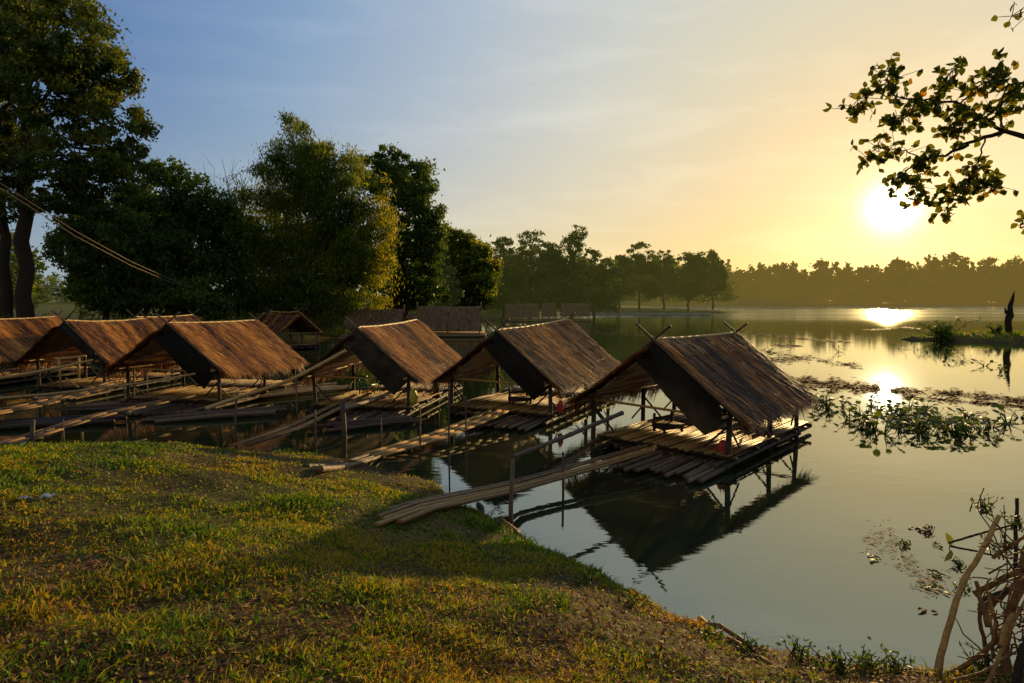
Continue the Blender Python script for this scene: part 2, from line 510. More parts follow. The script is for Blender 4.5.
def tree(name, label, cat, base, blobs, n, size, rtrunk, seed, mat, bark, group=None, fork=None, droop=0.3, slim=0.5, sub=26, subr=0.3, shell=0.5, limbs=True, twist=0.03):
    r = np.random.default_rng(seed)
    base = np.asarray(base, float)
    t = thing(name, label, cat, base, group)
    cs = np.array([b[:3] for b in blobs])
    top = cs[np.argmax(cs[:, 2])]
    fork_p = np.asarray(fork, float) if fork is not None else base + (cs.mean(0) - base) * 0.5
    mb = MB()
    tr = curve(base - (0, 0, 0.4), fork_p, r, 7, 0, twist)
    mb.tube(tr, np.linspace(rtrunk * 1.25, rtrunk * 0.8, 7), 9, 0.4, rough=0.06)
    tr2 = curve(fork_p, top, r, 7, 0, 0.04)
    mb.tube(tr2, np.linspace(rtrunk * 0.8, rtrunk * 0.12, 7), 7, 0.4, rough=0.06)
    trk = mb.build("trunk", bark, t)
    if limbs:
        lb = MB()
        for b in blobs:
            c = np.array(b[:3]); s = tr2[r.integers(0, 4)]
            P = curve(s, c, r, 6, 0.08, 0.06)
            lb.tube(P, np.linspace(rtrunk * 0.4, rtrunk * 0.07, 6), 6, 0.4)
            for _ in range(4):
                e = c + unit(r.normal(size=3)) * np.array(b[3:6]) * 0.85
                lb.tube(curve(P[r.integers(3, 6)], e, r, 4, 0.03, 0.07), np.linspace(rtrunk * 0.12, rtrunk * 0.03, 4), 5, 0.35)
        lb.build("limbs", bark, trk)
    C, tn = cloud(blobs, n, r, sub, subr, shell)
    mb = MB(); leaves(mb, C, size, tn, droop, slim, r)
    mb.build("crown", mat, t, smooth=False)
    return t


# big tree, top left
rr = np.random.default_rng(11)
Y = 42
bl = px_blobs([(55, 35, 62, 42), (-15, 20, 62, 55), (92, 72, 42, 38), (40, 95, 55, 34), (112, 128, 36, 34), (-20, 115, 60, 40), (70, 160, 55, 26), (-5, 165, 45, 26),
               (128, 160, 24, 20), (10, -25, 75, 34), (60, 200, 40, 14), (100, 185, 40, 18)], Y, rr)
gp = at(24, 306, Y); gp[2] = H1(gp[0], gp[1])
tree("broadleaf_tree", "huge broadleaf tree with thick dark trunk and domed crown behind the leftmost huts", "tree", gp, bl, 80000, 0.30, 0.46, 21, M["leaf_big"], M["bark"], "trees on the shore behind the huts",
     fork=at(24, 190, Y), sub=58, subr=0.21, shell=0.5, twist=.01)
bl = px_blobs([(-40, 150, 50, 40), (-60, 90, 60, 50), (10, 205, 28, 16)], Y + 3, rr)
gp = at(4, 306, Y + 3); gp[2] = H1(gp[0], gp[1])
tree("broadleaf_tree", "slim dark trunked tree at the picture's left edge, beside the huge domed tree", "tree", gp, bl, 18000, 0.30, 0.36, 22, M["leaf_big"], M["bark"], "trees on the shore behind the huts", fork=at(1, 190, Y + 3), twist=.01)
# dark trees next to it
for k, (lab, lst, bx, Y) in enumerate([
    ("low dark tree below the huge domed crown, with sky showing through its leaves", [(105, 232, 45, 30), (75, 250, 30, 22), (110, 262, 45, 30), (95, 285, 30, 24), (120, 295, 40, 20), (85, 215, 30, 18), (135, 245, 30, 35)], 105, 50),
    ("rounded dark green tree between the huge domed tree and the bamboo", [(160, 190, 34, 30), (150, 220, 45, 35), (195, 205, 28, 26), (190, 245, 42, 38), (150, 275, 42, 34), (205, 285, 44, 32), (228, 235, 22, 40), (175, 300, 50, 22), (165, 172, 20, 14), (215, 210, 22, 20)], 175, 53)]):
    gp = at(bx, 310, Y); gp[2] = H1(gp[0], gp[1])
    tree("dark_tree", lab, "tree", gp, px_blobs(lst, Y, rr), 44000 if k else 28000, 0.34, 0.24, 31 + k, M["leaf_dark"], M["bark"], "trees on the shore behind the huts", sub=50, subr=0.27, shell=.4)
# bare sparse tree
Y = 58
gp = at(236, 312, Y); gp[2] = H1(gp[0], gp[1])
t = thing("bare_tree", "nearly leafless tree with thin grey twigs rising left of the bamboo", "tree", gp, "trees on the shore behind the huts")
mb = MB(); tw = MB(); r = np.random.default_rng(5)
mb.tube(curve(gp - (0, 0, .3), at(238, 215, Y), r, 7, 0, .03), np.linspace(.16, .08, 7), 7, .5); mb.build("trunk", M["bark"], t)
tips = []
for k in range(26):
    a = at(238 + r.uniform(-4, 4), r.uniform(200, 235), Y + r.uniform(-.5, .5)); e = at(r.uniform(190, 262), r.uniform(158, 200), Y + r.uniform(-2, 2))
    Pk = curve(a, e, r, 6, -.08, .05); tw.tube(Pk, np.linspace(.045, .014, 6), 5, .6)
    for _ in range(3):
        e2 = Pk[r.integers(2, 6)] + r.normal(size=3) * .7; tw.tube(curve(Pk[3], e2, r, 4, 0, .06), np.linspace(.02, .01, 4), 4, .6); tips.append(e2)
tw.build("twigs", M["bark"], t)
mb = MB(); tp = np.array(tips); tp = tp[r.integers(0, len(tp), 260)] + r.normal(size=(260, 3)) * .25
leaves(mb, tp, .16, r.uniform(.2, .7, 260), .4, .4, r); mb.build("leaves", M["leaf_dark"], t, False)

# bamboo clump
Y = 57
r = np.random.default_rng(41)
gp = at(310, 330, Y); gp[2] = H1(gp[0], gp[1])
t = thing("bamboo_clump", "tall feathery bamboo clump with drooping sprays, sunlit yellow along its right flank", "bamboo", gp, "trees on the shore behind the huts")
tips = [(262, 165), (276, 140), (292, 118), (300, 135), (318, 150), (335, 148), (352, 158), (366, 178), (378, 200), (388, 222), (392, 250), (384, 275), (246, 200), (240, 230), (250, 262), (270, 190), (300, 170), (320, 185), (345, 200), (340, 235), (310, 225),
        (280, 225), (262, 245), (300, 262), (335, 275), (365, 255), (360, 290), (285, 285), (258, 292), (318, 295), (350, 230), (325, 215), (372, 236), (386, 292), (240, 285)]
Cs, Ts = [], []
for k, (tx, ty) in enumerate(tips * 2):
    tip = at(tx + r.normal() * 7, ty + r.normal() * 7 + (8 if k >= len(tips) else 0), Y + r.normal() * 2.2)
    b0 = gp + np.array([r.normal() * 1.0, r.normal() * 0.8, -0.3])
    s = np.linspace(0, 1, 9)[:, None]
    mid = b0 * 0.45 + tip * 0.55; mid[2] = max(tip[2], gp[2] + 3) + 0.8; mid[:2] = b0[:2] * 0.65 + tip[:2] * 0.35
    P = (1 - s) ** 2 * b0 + 2 * s * (1 - s) * mid + s ** 2 * tip
    mb = MB(); mb.tube(P, np.linspace(.05, .012, 9), 6, .6)
    if k < len(tips): mb.build("culm", M["bamboo_old"], t)
    n = 900
    u = r.uniform(0.3, 1.02, n) ** 0.7
    c = (1 - u[:, None]) ** 2 * b0 + 2 * u[:, None] * (1 - u[:, None]) * mid + u[:, None] ** 2 * tip
    kk = 12; cl = r.normal(size=(kk, 3)) * np.array([.8, .8, .5]); idx = r.integers(0, kk, n)
    c = c + cl[idx] * (1.15 - u[:, None] * .75) + r.normal(size=(n, 3)) * .22 - np.array([0, 0, .35])
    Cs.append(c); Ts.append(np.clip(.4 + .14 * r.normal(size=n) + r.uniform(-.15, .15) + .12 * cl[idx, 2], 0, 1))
Cb, Tb = cloud(px_blobs([(300, 245, 64, 70), (262, 225, 34, 50), (302, 180, 42, 40), (345, 200, 42, 45), (368, 248, 30, 46), (330, 285, 62, 36), (268, 288, 44, 38), (342, 170, 28, 20), (285, 160, 26, 24), (380, 225, 18, 36), (300, 310, 90, 18)], Y, r), 46000, r, 44, .3, .35)
Cs.append(Cb); Ts.append(Tb)
mb = MB(); C = np.concatenate(Cs); T = np.concatenate(Ts)
T = np.clip(T + .36 * sm((C[:, 0] + 14.6) / 3.2) * (r.uniform(size=len(T)) < .7), 0, 1)  # sunlight on the right flank put into the leaf tone
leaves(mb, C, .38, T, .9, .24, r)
for (ax_, ay_, bx_, by_) in ((298, 165, 290, 110), (300, 170, 305, 120), (285, 180, 262, 150), (275, 190, 248, 168), (318, 170, 328, 140), (340, 170, 350, 142), (300, 160, 283, 128), (265, 200, 236, 190), (375, 200, 392, 190), (385, 230, 405, 228)):
    A_, B_ = at(ax_, ay_, Y), at(bx_, by_, Y + r.normal()); P = curve(A_, B_, r, 8, .06, .02); P[-1] -= [0, 0, .25]
    mb.tube(P, np.linspace(.03, .01, 8), 4, .4)
    u = r.uniform(.15, 1, 60); cc = np.stack([np.interp(u * 7, np.arange(8), P[:, i]) for i in range(3)], 1) + r.normal(size=(60, 3)) * [.3, .3, .16]
    leaves(mb, cc, .42, r.uniform(.2, .7, 60), .5, .18, r)
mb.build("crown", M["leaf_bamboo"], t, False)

rr = np.random.default_rng(12)
for k, (lab, lst, bx, Y, n, sz) in enumerate([
    ("tall dark tree with knobbly top rising directly behind the bamboo's right side", [(388, 162, 18, 18), (408, 180, 24, 22), (395, 200, 26, 25), (425, 205, 18, 26), (405, 235, 28, 28), (428, 240, 18, 22), (412, 268, 28, 28), (372, 175, 20, 18), (395, 292, 30, 20), (425, 292, 24, 16)], 408, 66, 44000, .38),
    ("bushy brighter green tree to the right of the bamboo, above the far grey roofs", [(440, 262, 26, 22), (436, 238, 18, 18), (455, 244, 20, 16), (462, 258, 26, 20), (450, 285, 34, 22), (482, 278, 22, 26), (462, 296, 34, 12)], 458, 84, 22000, .5)]):
    gp = at(bx, 308, Y); gp[2] = H1(gp[0], gp[1])
    tree("leafy_tree", lab, "tree", gp, px_blobs(lst, Y, rr), n, sz, .25, 51 + k, M["leaf_dark"] if k == 0 else M["leaf_bamboo"], M["bark"], "trees on the shore behind the huts", sub=26)

# trees along the middle shore
MID = [(447, 231, 24, 100, "tall thin-topped tree standing behind the bushy bright green tree"),
       (474, 238, 22, 104, "dark tree rising just right of the bushy bright green tree"),
       (503, 236, 22, 108, "dark tree above the three far grey roofs, left of the broad flat-topped tree"),
       (530, 226, 28, 112, "broad flat-topped tree with rusty foliage on its right side"),
       (572, 225, 22, 114, "tree with a loose tufted top standing clear above its neighbours"),
       (594, 248, 18, 124, "short rounded tree right of the tufted-top tree"),
       (618, 254, 15, 150, "small hazy tree at the left end of the floating pontoon"),
       (640, 243, 22, 158, "hazy tree with a tall rounded crown over the middle of the pontoon"),
       (664, 250, 18, 172, "pale hazy tree in the gap between the two pontoon trees"),
       (688, 249, 22, 166, "wide hazy tree with forked trunk near the pontoon's right end"),
       (713, 250, 13, 178, "last small hazy tree on the point, beyond the pontoon's right end")]
for k, (px, ty, hw, Y, lab) in enumerate(MID):
    r = np.random.default_rng(60 + k)
    by = 309
    Hh = by - ty
    lst = [(px + r.uniform(-.2, .2) * hw, ty + .14 * Hh, hw * .5, Hh * .13)]
    for _ in range(7):
        lst.append((px + r.uniform(-.75, .75) * hw, ty + r.uniform(.22, .72) * Hh, hw * r.uniform(.38, .62), Hh * r.uniform(.1, .17)))
    lst.append((px - .4 * hw, ty + .45 * Hh, hw * .6, Hh * .2)); lst.append((px + .4 * hw, ty + .5 * Hh, hw * .6, Hh * .2))
    if px < 610:
        lst += [(px - .3 * hw, ty + .8 * Hh, hw * .8, Hh * .2), (px + .4 * hw, ty + .78 * Hh, hw * .8, Hh * .2), (px, ty + .9 * Hh, hw * 1.1, Hh * .12)]
    else:
        lst += [(px + .1 * hw, ty + .62 * Hh, hw * .9, Hh * .14), (px - .5 * hw, ty + .7 * Hh, hw * .5, Hh * .1)]
    gp = at(px, by, Y); gp[2] = H1(gp[0], gp[1])
    tree("shore_tree", lab, "tree", gp, px_blobs(lst, Y, r), 15000, .0044 * Y, .28, 80 + k, M["leaf_far"], M["bark_far"], "trees along the middle shore", sub=24, subr=.30, shell=.45)


# far wood beyond the lake: one mass
def top_line(px):
    return np.interp(px, [560, 600, 640, 700, 740, 780, 830, 880, 930, 980, 1030, 1120], [262, 268, 268, 270, 268, 270, 267, 266, 264, 266, 262, 262])


r = np.random.default_rng(90)
mb = MB(); tb = MB(); blobs = []
px = 540.0
while px < 1130:
    Y = 452 + r.uniform(0, 45)
    ty = top_line(px) + r.normal() * 3.8 + 2.5 * math.sin(px * .045) - (5 if r.uniform() < .12 else 0)
    hw = r.uniform(6, 11)
    for q in range(5):
        cy = ty + 5 + (304 - ty - 5) * q / 5 + r.uniform(-1, 1)
        c = at(px + r.normal() * hw * .4, cy, Y + r.uniform(-6, 6))
        w = hw * (0.55 if q == 0 else 1) * Y / FPX
        blobs.append((c[0], c[1], c[2], w, w * .8, 6.5 * Y / FPX))
    px += hw * r.uniform(.55, .9)
C, tn = cloud(blobs, 110000, r, 10, .55, .3)
leaves(mb, C, 3.0, tn, .2, .7, r)
tag(mb.build("distant_forest", M["leaf_far"], smooth=False), "hazy golden wood running along the far shore of the lake", "forest", kind="stuff")

# dark wood behind the left shore, and thicket below the middle trees
r = np.random.default_rng(93)
blobs = []
for (pa, pb, ta, tb_, ba, Y, st) in ((-120, 40, 232, 240, 308, 72, 12), (80, 160, 205, 190, 312, 66, 12), (150, 255, 205, 212, 312, 66, 12), (240, 455, 215, 262, 312, 78, 13), (-120, 140, 281, 283, 303, 190, 7), (425, 615, 262, 268, 309, 128, 9), (600, 728, 274, 280, 300, 225, 8)):
    px = pa
    while px < pb:
        ty = np.interp(px, [pa, pb], [ta, tb_]) + r.normal() * 5; k = 4
        for q in range(k):
            cy = ty + (ba - ty) * (q + .5) / k; c = at(px + r.normal() * st * .3, cy, Y + r.uniform(-3, 3)); hh = (ba - ty) / k * Y / FPX
            blobs.append((c[0], c[1], c[2], st * 1.0 * Y / FPX, st * .8 * Y / FPX, hh * .85))
        px += st * .8
C, tn = cloud(blobs, 120000, r, 10, .5, .3)
mb = MB(); leaves(mb, C, .6, tn * .8, .2, .6, r)
tag(mb.build("background_wood", M["leaf_far"], smooth=False), "dark dense wood filling the shore behind the huts and trees", "wood", kind="stuff")

# undergrowth on the far left shore
r = np.random.default_rng(95)
pts = []
poly = np.array([(-60, 35), (-33, 41), (-25, 47), (-18, 53), (-15, 60), (-14, 68), (-10.5, 90), (-5, 114), (4, 128), (13, 149), (21, 163)], float)
seg = np.linalg.norm(np.diff(poly, axis=0), axis=1); cum = np.concatenate([[0], np.cumsum(seg)])
blobs = []
for _ in range(210):
    s = r.uniform(0, cum[-1]); x = np.interp(s, cum, poly[:, 0]) - r.uniform(-.3, 4); y = np.interp(s, cum, poly[:, 1]) + r.uniform(0.3, 4)
    z = H1(x, y); q = r.uniform(.6, 1.5) * (1 if y < 50 else .75)
    if y > 125: q *= .5
    blobs.append((x, y, max(z, .1) + q * .5, q * 1.2, q * 1.2, q * .8))
C, tn = cloud(blobs, 52000, r, 10, .4, .3)
mb = MB(); leaves(mb, C, .26, tn * .9, .2, .45, r)
tag(mb.build("undergrowth", M["leaf_far"], smooth=False), "tangled dark undergrowth along the far left shore", "undergrowth", kind="stuff")


# ------------------------------------------------------------------ thatched raft huts
def strands(mb, P0, D, Nn, L, w, tone, lift, sagv, r):
    """thin straw strips: root P0, direction D, normal Nn"""
    n = len(P0)
    side = unit(np.cross(D, Nn) + r.normal(size=(n, 3)) * .18)
    w = w[:, None]; L = L[:, None]
    a = P0; m_ = P0 + D * L * .55 + Nn * lift[:, None]; e = P0 + D * L + Nn * lift[:, None] * 1.1 + sagv
    V = np.stack([a - side * w, a + side * w, m_ + side * w, m_ - side * w, e + side * w * .4, e - side * w * .4], 1).reshape(-1, 3)
    b = np.arange(n)[:, None] * 6
    F = np.concatenate([b + np.array([0, 1, 2, 3]), b + np.array([3, 2, 4, 5])], 0)
    mb.add(V, F, np.repeat(tone, 6))


def hut(idx, label, x, y, yaw, L, tz=0.0, tilt=0.0, w=1.79, he=1.107, hr=2.606, deckz=0.335, finial=True, landing=True, tarp=True, seed=0, back=False, deck_s=(-1.55, 1.55), deck_t=(-.1, .35)):
    r = np.random.default_rng(100 + seed)
    d = np.array([math.sin(yaw), math.cos(yaw), 0]); s_ = np.array([math.cos(yaw), -math.sin(yaw), 0]); up = np.array([0, 0, 1.0])
    c = np.array([x, y, 0.0])

    def q(t, s, z): return c + d * t + s_ * s + up * (z + (tz + tilt * t if z > 1 else 0))
    root = thing("raft_hut", label, "hut", c, "thatched bamboo raft huts in a row along the bank" if not back else "thatched raft huts further out behind the row")
    h = L / 2
    sag = (.05, .03, .05, .06, .04, .09, .07, .08, .06)[idx]
    # roof slopes
    for sd in (1, -1):
        mb = MB()
        fwd = 0.0 if sd == 1 else 0.45
        A = q(-h - fwd * .8, 0, hr - fwd * .45); B = q(h, 0, hr); E = q(h, sd * w, he); D_ = q(-h - fwd, sd * w, he - fwd * .05)
        nu, nv = 14, 31
        U, V_ = np.meshgrid(np.linspace(0, 1, nu), np.linspace(0, 1, nv))
        U = U.ravel()[:, None]; V_ = V_.ravel()[:, None]
        S = (A * (1 - U) + B * U) * (1 - V_) + (D_ * (1 - U) + E * U) * V_
        nrm = unit(np.cross(B - A, D_ - A)) * sd
        if nrm[2] < 0: nrm = -nrm
        S = S + nrm * (0.022 * r.normal(size=(len(S), 1)) + .045 * np.mod(V_ * 5.999, 1) - .02) - up * (0.05 * np.sin(V_ * math.pi)) - up * sag * np.sin(U * math.pi)
        base = np.arange(nv - 1)[:, None] * nu + np.arange(nu - 1)[None]; base = base.ravel()
        F = np.stack([base, base + 1, base + nu + 1, base + nu], 1)
        mb.add(S + nrm * .03, F, .3)
        mb.add(S - nrm * .05, F[:, ::-1], .26)
        # straw
        n = 9500 if not back else 1800
        u = r.uniform(-.012, 1.012, n); v = r.uniform(0, 1.0, n)
        course = np.floor(v * 6) / 6; v = course + r.uniform(0, .035, n)
        fr = v > .9
        P0 = (A * (1 - u[:, None]) + B * u[:, None]) * (1 - v[:, None]) + (D_ * (1 - u[:, None]) + E * u[:, None]) * v[:, None]
        P0 = P0 - up * (0.05 * np.sin(v * math.pi))[:, None] - up * (sag * np.sin(np.clip(u, 0, 1) * math.pi))[:, None] + nrm * (.03 + .05 * r.uniform(0, 1, n))[:, None]
        DD = unit(((D_ - A) * (1 - u[:, None]) + (E - B) * u[:, None]) + r.normal(size=(n, 3)) * .13)
        band = .16 * np.sin(u * 9 + seed * 2) + .12 * np.sin(u * 23 + seed + v * 2) + .1 * np.sin(u * 41 + 1.3 * seed)
        tn = np.clip(.46 + (0, -.25, -.11, .02, .08, -.06, -.1, -.22, -.15)[idx] + band + .23 * r.normal(size=n) + .1 * np.sin(v * 6 * math.pi * 2), 0.02, 1)
        sl = np.linalg.norm(D_ - A)
        LL = sl / 6 * r.uniform(1.0, 1.7, n)
        strands(mb, P0, DD, nrm, LL, r.uniform(.004, .010, n) * (1.0 if not back else 1.8), tn, r.uniform(.0, .055, n), np.array([0, 0, 0.0]), r)
        # eave fringe
        n = 900 if not back else 300
        u = r.uniform(-.01, 1.01, n); v = r.uniform(.9, 1.0, n)
        P0 = (A * (1 - u[:, None]) + B * u[:, None]) * (1 - v[:, None]) + (D_ * (1 - u[:, None]) + E * u[:, None]) * v[:, None] + nrm * (r.uniform(-.04, .07, n))[:, None]
        DD = unit(unit(D_ - A) * .8 + np.array([0, 0, -.9]) + r.normal(size=(n, 3)) * .16)
        strands(mb, P0, DD, nrm, r.uniform(.14, .42, n) * (1 + .35 * np.sin(u * 31 + seed)), r.uniform(.005, .012, n), np.clip(.35 + .2 * r.normal(size=n), 0, 1), r.uniform(-.02, .02, n), np.array([0, 0, -.03]), r)
        # ragged gable edges
        n = 260
        v = r.uniform(0, 1, n); u = np.where(r.uniform(size=n) < .5, 0, 1)
        P0 = (A * (1 - u[:, None]) + B * u[:, None]) * (1 - v[:, None]) + (D_ * (1 - u[:, None]) + E * u[:, None]) * v[:, None] + nrm * (r.uniform(-.04, .06, n))[:, None]
        DD = unit(unit(D_ - A) + d * (u * 2 - 1)[:, None] * r.uniform(.1, .6, (n, 1)) + r.normal(size=(n, 3)) * .1)
        strands(mb, P0, DD, nrm, r.uniform(.1, .22, n), r.uniform(.005, .01, n), np.clip(.35 + .2 * r.normal(size=n), 0, 1), r.uniform(-.02, .03, n), np.array([0, 0, -.02]), r)
        mb.build("roof_slope", M["thatch"], root, False)
    # poles of the roof
    mb = MB(); mb.tube([q(-h - .06, 0, hr + .05), q(-h * .4, 0, hr + .05 - sag * .8), q(h * .4, 0, hr + .05 - sag * .8), q(h + .05, 0, hr + .05)], .036, 7, .95, nodes=.4); mb.build("ridge_pole", M["bamboo"], root)
    for e, tt in ((-1, -h - .05), (1, h + .04)):
        for sd in (1, -1):
            lo = q(tt, sd * (w + .05), he - .0); ap = q(tt + e * .03 * sd, 0, hr + .05)
            v = ap - lo
            if finial: hi = ap + v / np.linalg.norm(v) * (.5 if e < 0 else .42) * r.uniform(.85, 1.1)
            else: hi = ap + v * .02
            mb = MB(); mb.tube([lo, (lo + ap) / 2 + up * .0, hi], [.03, .034, .026], 6, r.uniform(.35, .6), nodes=.45); mb.build("barge_pole", M["bamboo_old"], root)
    # rafters and purlins below the thatch
    mb = MB()
    for sd in (1, -1):
        for k in range(7):
            t = -h + .1 + (L - .2) * k / 6 + r.normal() * .04
            mb.tube([q(t, 0, hr - .1), q(t + r.normal() * .04, sd * w, he - .1)], .022, 6, r.uniform(.3, .9))
        for k in range(4):
            f = (k + .6) / 4.4
            mb.tube([q(-h - .1, sd * w * f, hr + (he - hr) * f - .14), q(h + .05, sd * w * f, hr + (he - hr) * f - .14 + r.normal() * .02)], .018, 6, r.uniform(.3, .9))
    mb.build("rafters", M["bamboo"], root)
    for sd in (1, -1):
        mb = MB(); mb.tube([q(-h - .25, sd * (w - .25), he + .08), q(h + .2, sd * (w - .25), he + .08)], .032, 7, .75, nodes=.4); mb.build("eave_beam", M["bamboo"], root)
    for t in (-h + .1, h - .15):
        mb = MB(); mb.tube([q(t, -w + .1, he + .06), q(t, w - .1, he + .0)], .03, 7, .7, nodes=.4); mb.build("tie_beam", M["bamboo"], root)
    # posts and braces
    ps = w - .27
    for sd in (1, -1):
        for t in (-h + .12, h * .12, h - .15):
            top = q(t, sd * ps, he + .12); bot = q(t + r.normal() * .03, sd * ps + r.normal() * .03, 0) - up * .9
            mb = MB(); mb.tube([bot, (top + bot) / 2 + r.normal(size=3) * .015, top], [.066, .06, .054], 8, r.uniform(.3, .6), rough=.05); mb.build("post", M["wood_dark"], root)
            dz = deckz + .04
            for e in ((1,) if t < 0 else (-1,)):
                mb = MB(); mb.tube([q(t, sd * ps, he - .25 if r.uniform() < .5 else he - .45), q(t + e * r.uniform(.4, .6), sd * (ps + .03), dz)], .022, 6, .5); mb.build("brace", M["wood_dark"], root)
            mb = MB(); mb.tube([q(t, sd * ps, he - .2), q(t + .02, sd * (ps - .55), dz)], .024, 6, .45); mb.build("brace", M["wood_dark"], root)
    # tarpaulin hanging below the right verge of the near gable
    if tarp:
        tw_ = .45 if idx == 5 else 1.0
        A = q(-h - .07, 0.0, hr + .0); B = q(-h - .07, w * .93, he + .06)
        C2 = B + (q(-h + .06, w * .6, he - .48) - B) * tw_; D2 = A + (q(-h - .42, -.22, hr - .36) - A) * tw_
        nu, nv = 12, 8
        U, V_ = np.meshgrid(np.linspace(0, 1, nu), np.linspace(0, 1, nv)); U = U.ravel()[:, None]; V_ = V_.ravel()[:, None]
        S = (A * (1 - U) + B * U) * (1 - V_) + (D2 * (1 - U) + C2 * U) * V_
        S = S - d * .10 * np.sin(V_ * math.pi) * np.sin(U * math.pi) + d * .02 * np.sin(U * 17 + V_ * 3) * V_ + up * .14 * np.sin(U * math.pi) * V_ * -.4
        base = (np.arange(nv - 1)[:, None] * nu + np.arange(nu - 1)[None]).ravel()
        mb = MB(); F = np.stack([base, base + 1, base + nu + 1, base + nu], 1)
        mb.add(S, F, .3 + (.9 * (U * V_)[:, 0] if idx == 1 else .15 * r.normal())); mb.add(S + d * .006, F[:, ::-1], .3)
        mb.build("tarpaulin", M["tarp"], root)
    # raft logs + floor
    mb = MB()
    s0, s1 = deck_s; t0, t1 = -h + deck_t[0], h + deck_t[1]
    k = int((s1 - s0) / .15)
    for j in range(k + 1):
        s = s0 + (s1 - s0) * j / k
        mb.tube([q(t0 - .15 + r.normal() * .14, s, .12 + r.normal() * .015), q(t1 + .15 + r.normal() * .15, s + r.normal() * .03, .12 + r.normal() * .015)], .052 * r.uniform(.8, 1.15), 7, r.uniform(.1, .6), nodes=.5)
    mb.build("raft_log", M["bamboo_old"], root)
    mb = MB()
    for j in range(5):
        t = t0 + .15 + (t1 - t0 - .3) * j / 4
        mb.tube([q(t, s0 - .1, .235), q(t, s1 + .1, .235)], .045, 7, r.uniform(.2, .6), nodes=.5)
    mb.build("cross_log", M["bamboo_old"], root)
    mb = MB()
    k = int((s1 - s0) / .062)
    for j in range(k):
        s = s0 + (s1 - s0) * (j + .5) / k
        a = t0 + r.normal() * .06; brk = r.uniform(-.3, .6); e = t1 + r.normal() * .08
        for aa, bb in ((a, brk), (brk + .012, e)):
            zz = deckz - .035 + r.uniform(-.008, .012)
            ax = unit(np.array(q(bb, s + r.normal() * .01, 0) - q(aa, s, 0))); sx_ = np.cross(ax, up)
            P = (q(aa, s, 0) + q(bb, s, 0)) / 2 + up * zz
            mb.box(P, (bb - aa, .052, .014), ax=[ax, sx_, unit(up + sx_ * r.normal() * .12)], tone=np.clip(r.normal() * .2 + .58, 0, 1))
    mb.build("floor", M["deck"], root, False)
    if landing:
        mb = MB()
        for j in range(15):
            s = s0 + 1.35 + j * .125 + r.normal() * .015
            if s > s1 + .1: break
            mb.tube([q(t0 - 1.25 + r.normal() * .12 - (.2 if j < 6 else 0), s, .08 + r.normal() * .02), q(t0 + .2, s + r.normal() * .02, .1)], .043 * r.uniform(.8, 1.2), 8, r.uniform(.35, .95), nodes=.45)
        mb.build("landing_logs", M["bamboo_old"], root)
    return q, h, root


HUTS = [
    (1, "nearest raft hut with the darkest roof, alone in open water right of all others", 4.51, 14.9, .742, 4.22, -.085, -.004, 1.92),
    (2, "raft hut second nearest, its streaked brown roof in front of a narrow red bag", .785, 19.98, .473, 5.3, .007, .03, 1.87),
    (3, "raft hut sheltering green plastic chairs, with an orange sunlit roof", -4.07, 20.74, .193, 5.05, .012, .016, 1.78),
    (4, "raft hut with the broadest glowing orange roof, behind the long pale bamboo rail", -10.38, 21.74, .214, 4.5, .038, -.011, 1.95),
    (5, "raft hut left of the broadest orange roof, its gable facing the bank in deep shade", -15.93, 24.44, .13, 4.0, .029, -.01, 1.6),
    (6, "leftmost raft hut, cut by the picture's left edge", -21.6, 26.6, .12, 4.8, .03, .0, 1.8),
]
Q = {}
for i, lab, x, y, yaw, L, tz, tl, hw_ in HUTS:
    Q[i] = hut(i, lab, x, y, yaw, L, tz, tl, w=hw_, seed=i, deck_s=(-hw_ + (.5 if i == 1 else .25), hw_ - .2), deck_t=(-.05, .7 if i == 1 else .25), tarp=(i != 6))
hut(7, "raft hut with a dark open gable behind the broadest orange roof", -16.6, 45.0, -.8, 4.4, seed=7, back=True, landing=False, tarp=False)
hut(8, "shadowed raft hut peeping over the left end of the broadest orange roof", -17.6, 31.5, .1, 4.4, seed=8, back=True, landing=False, tarp=False)


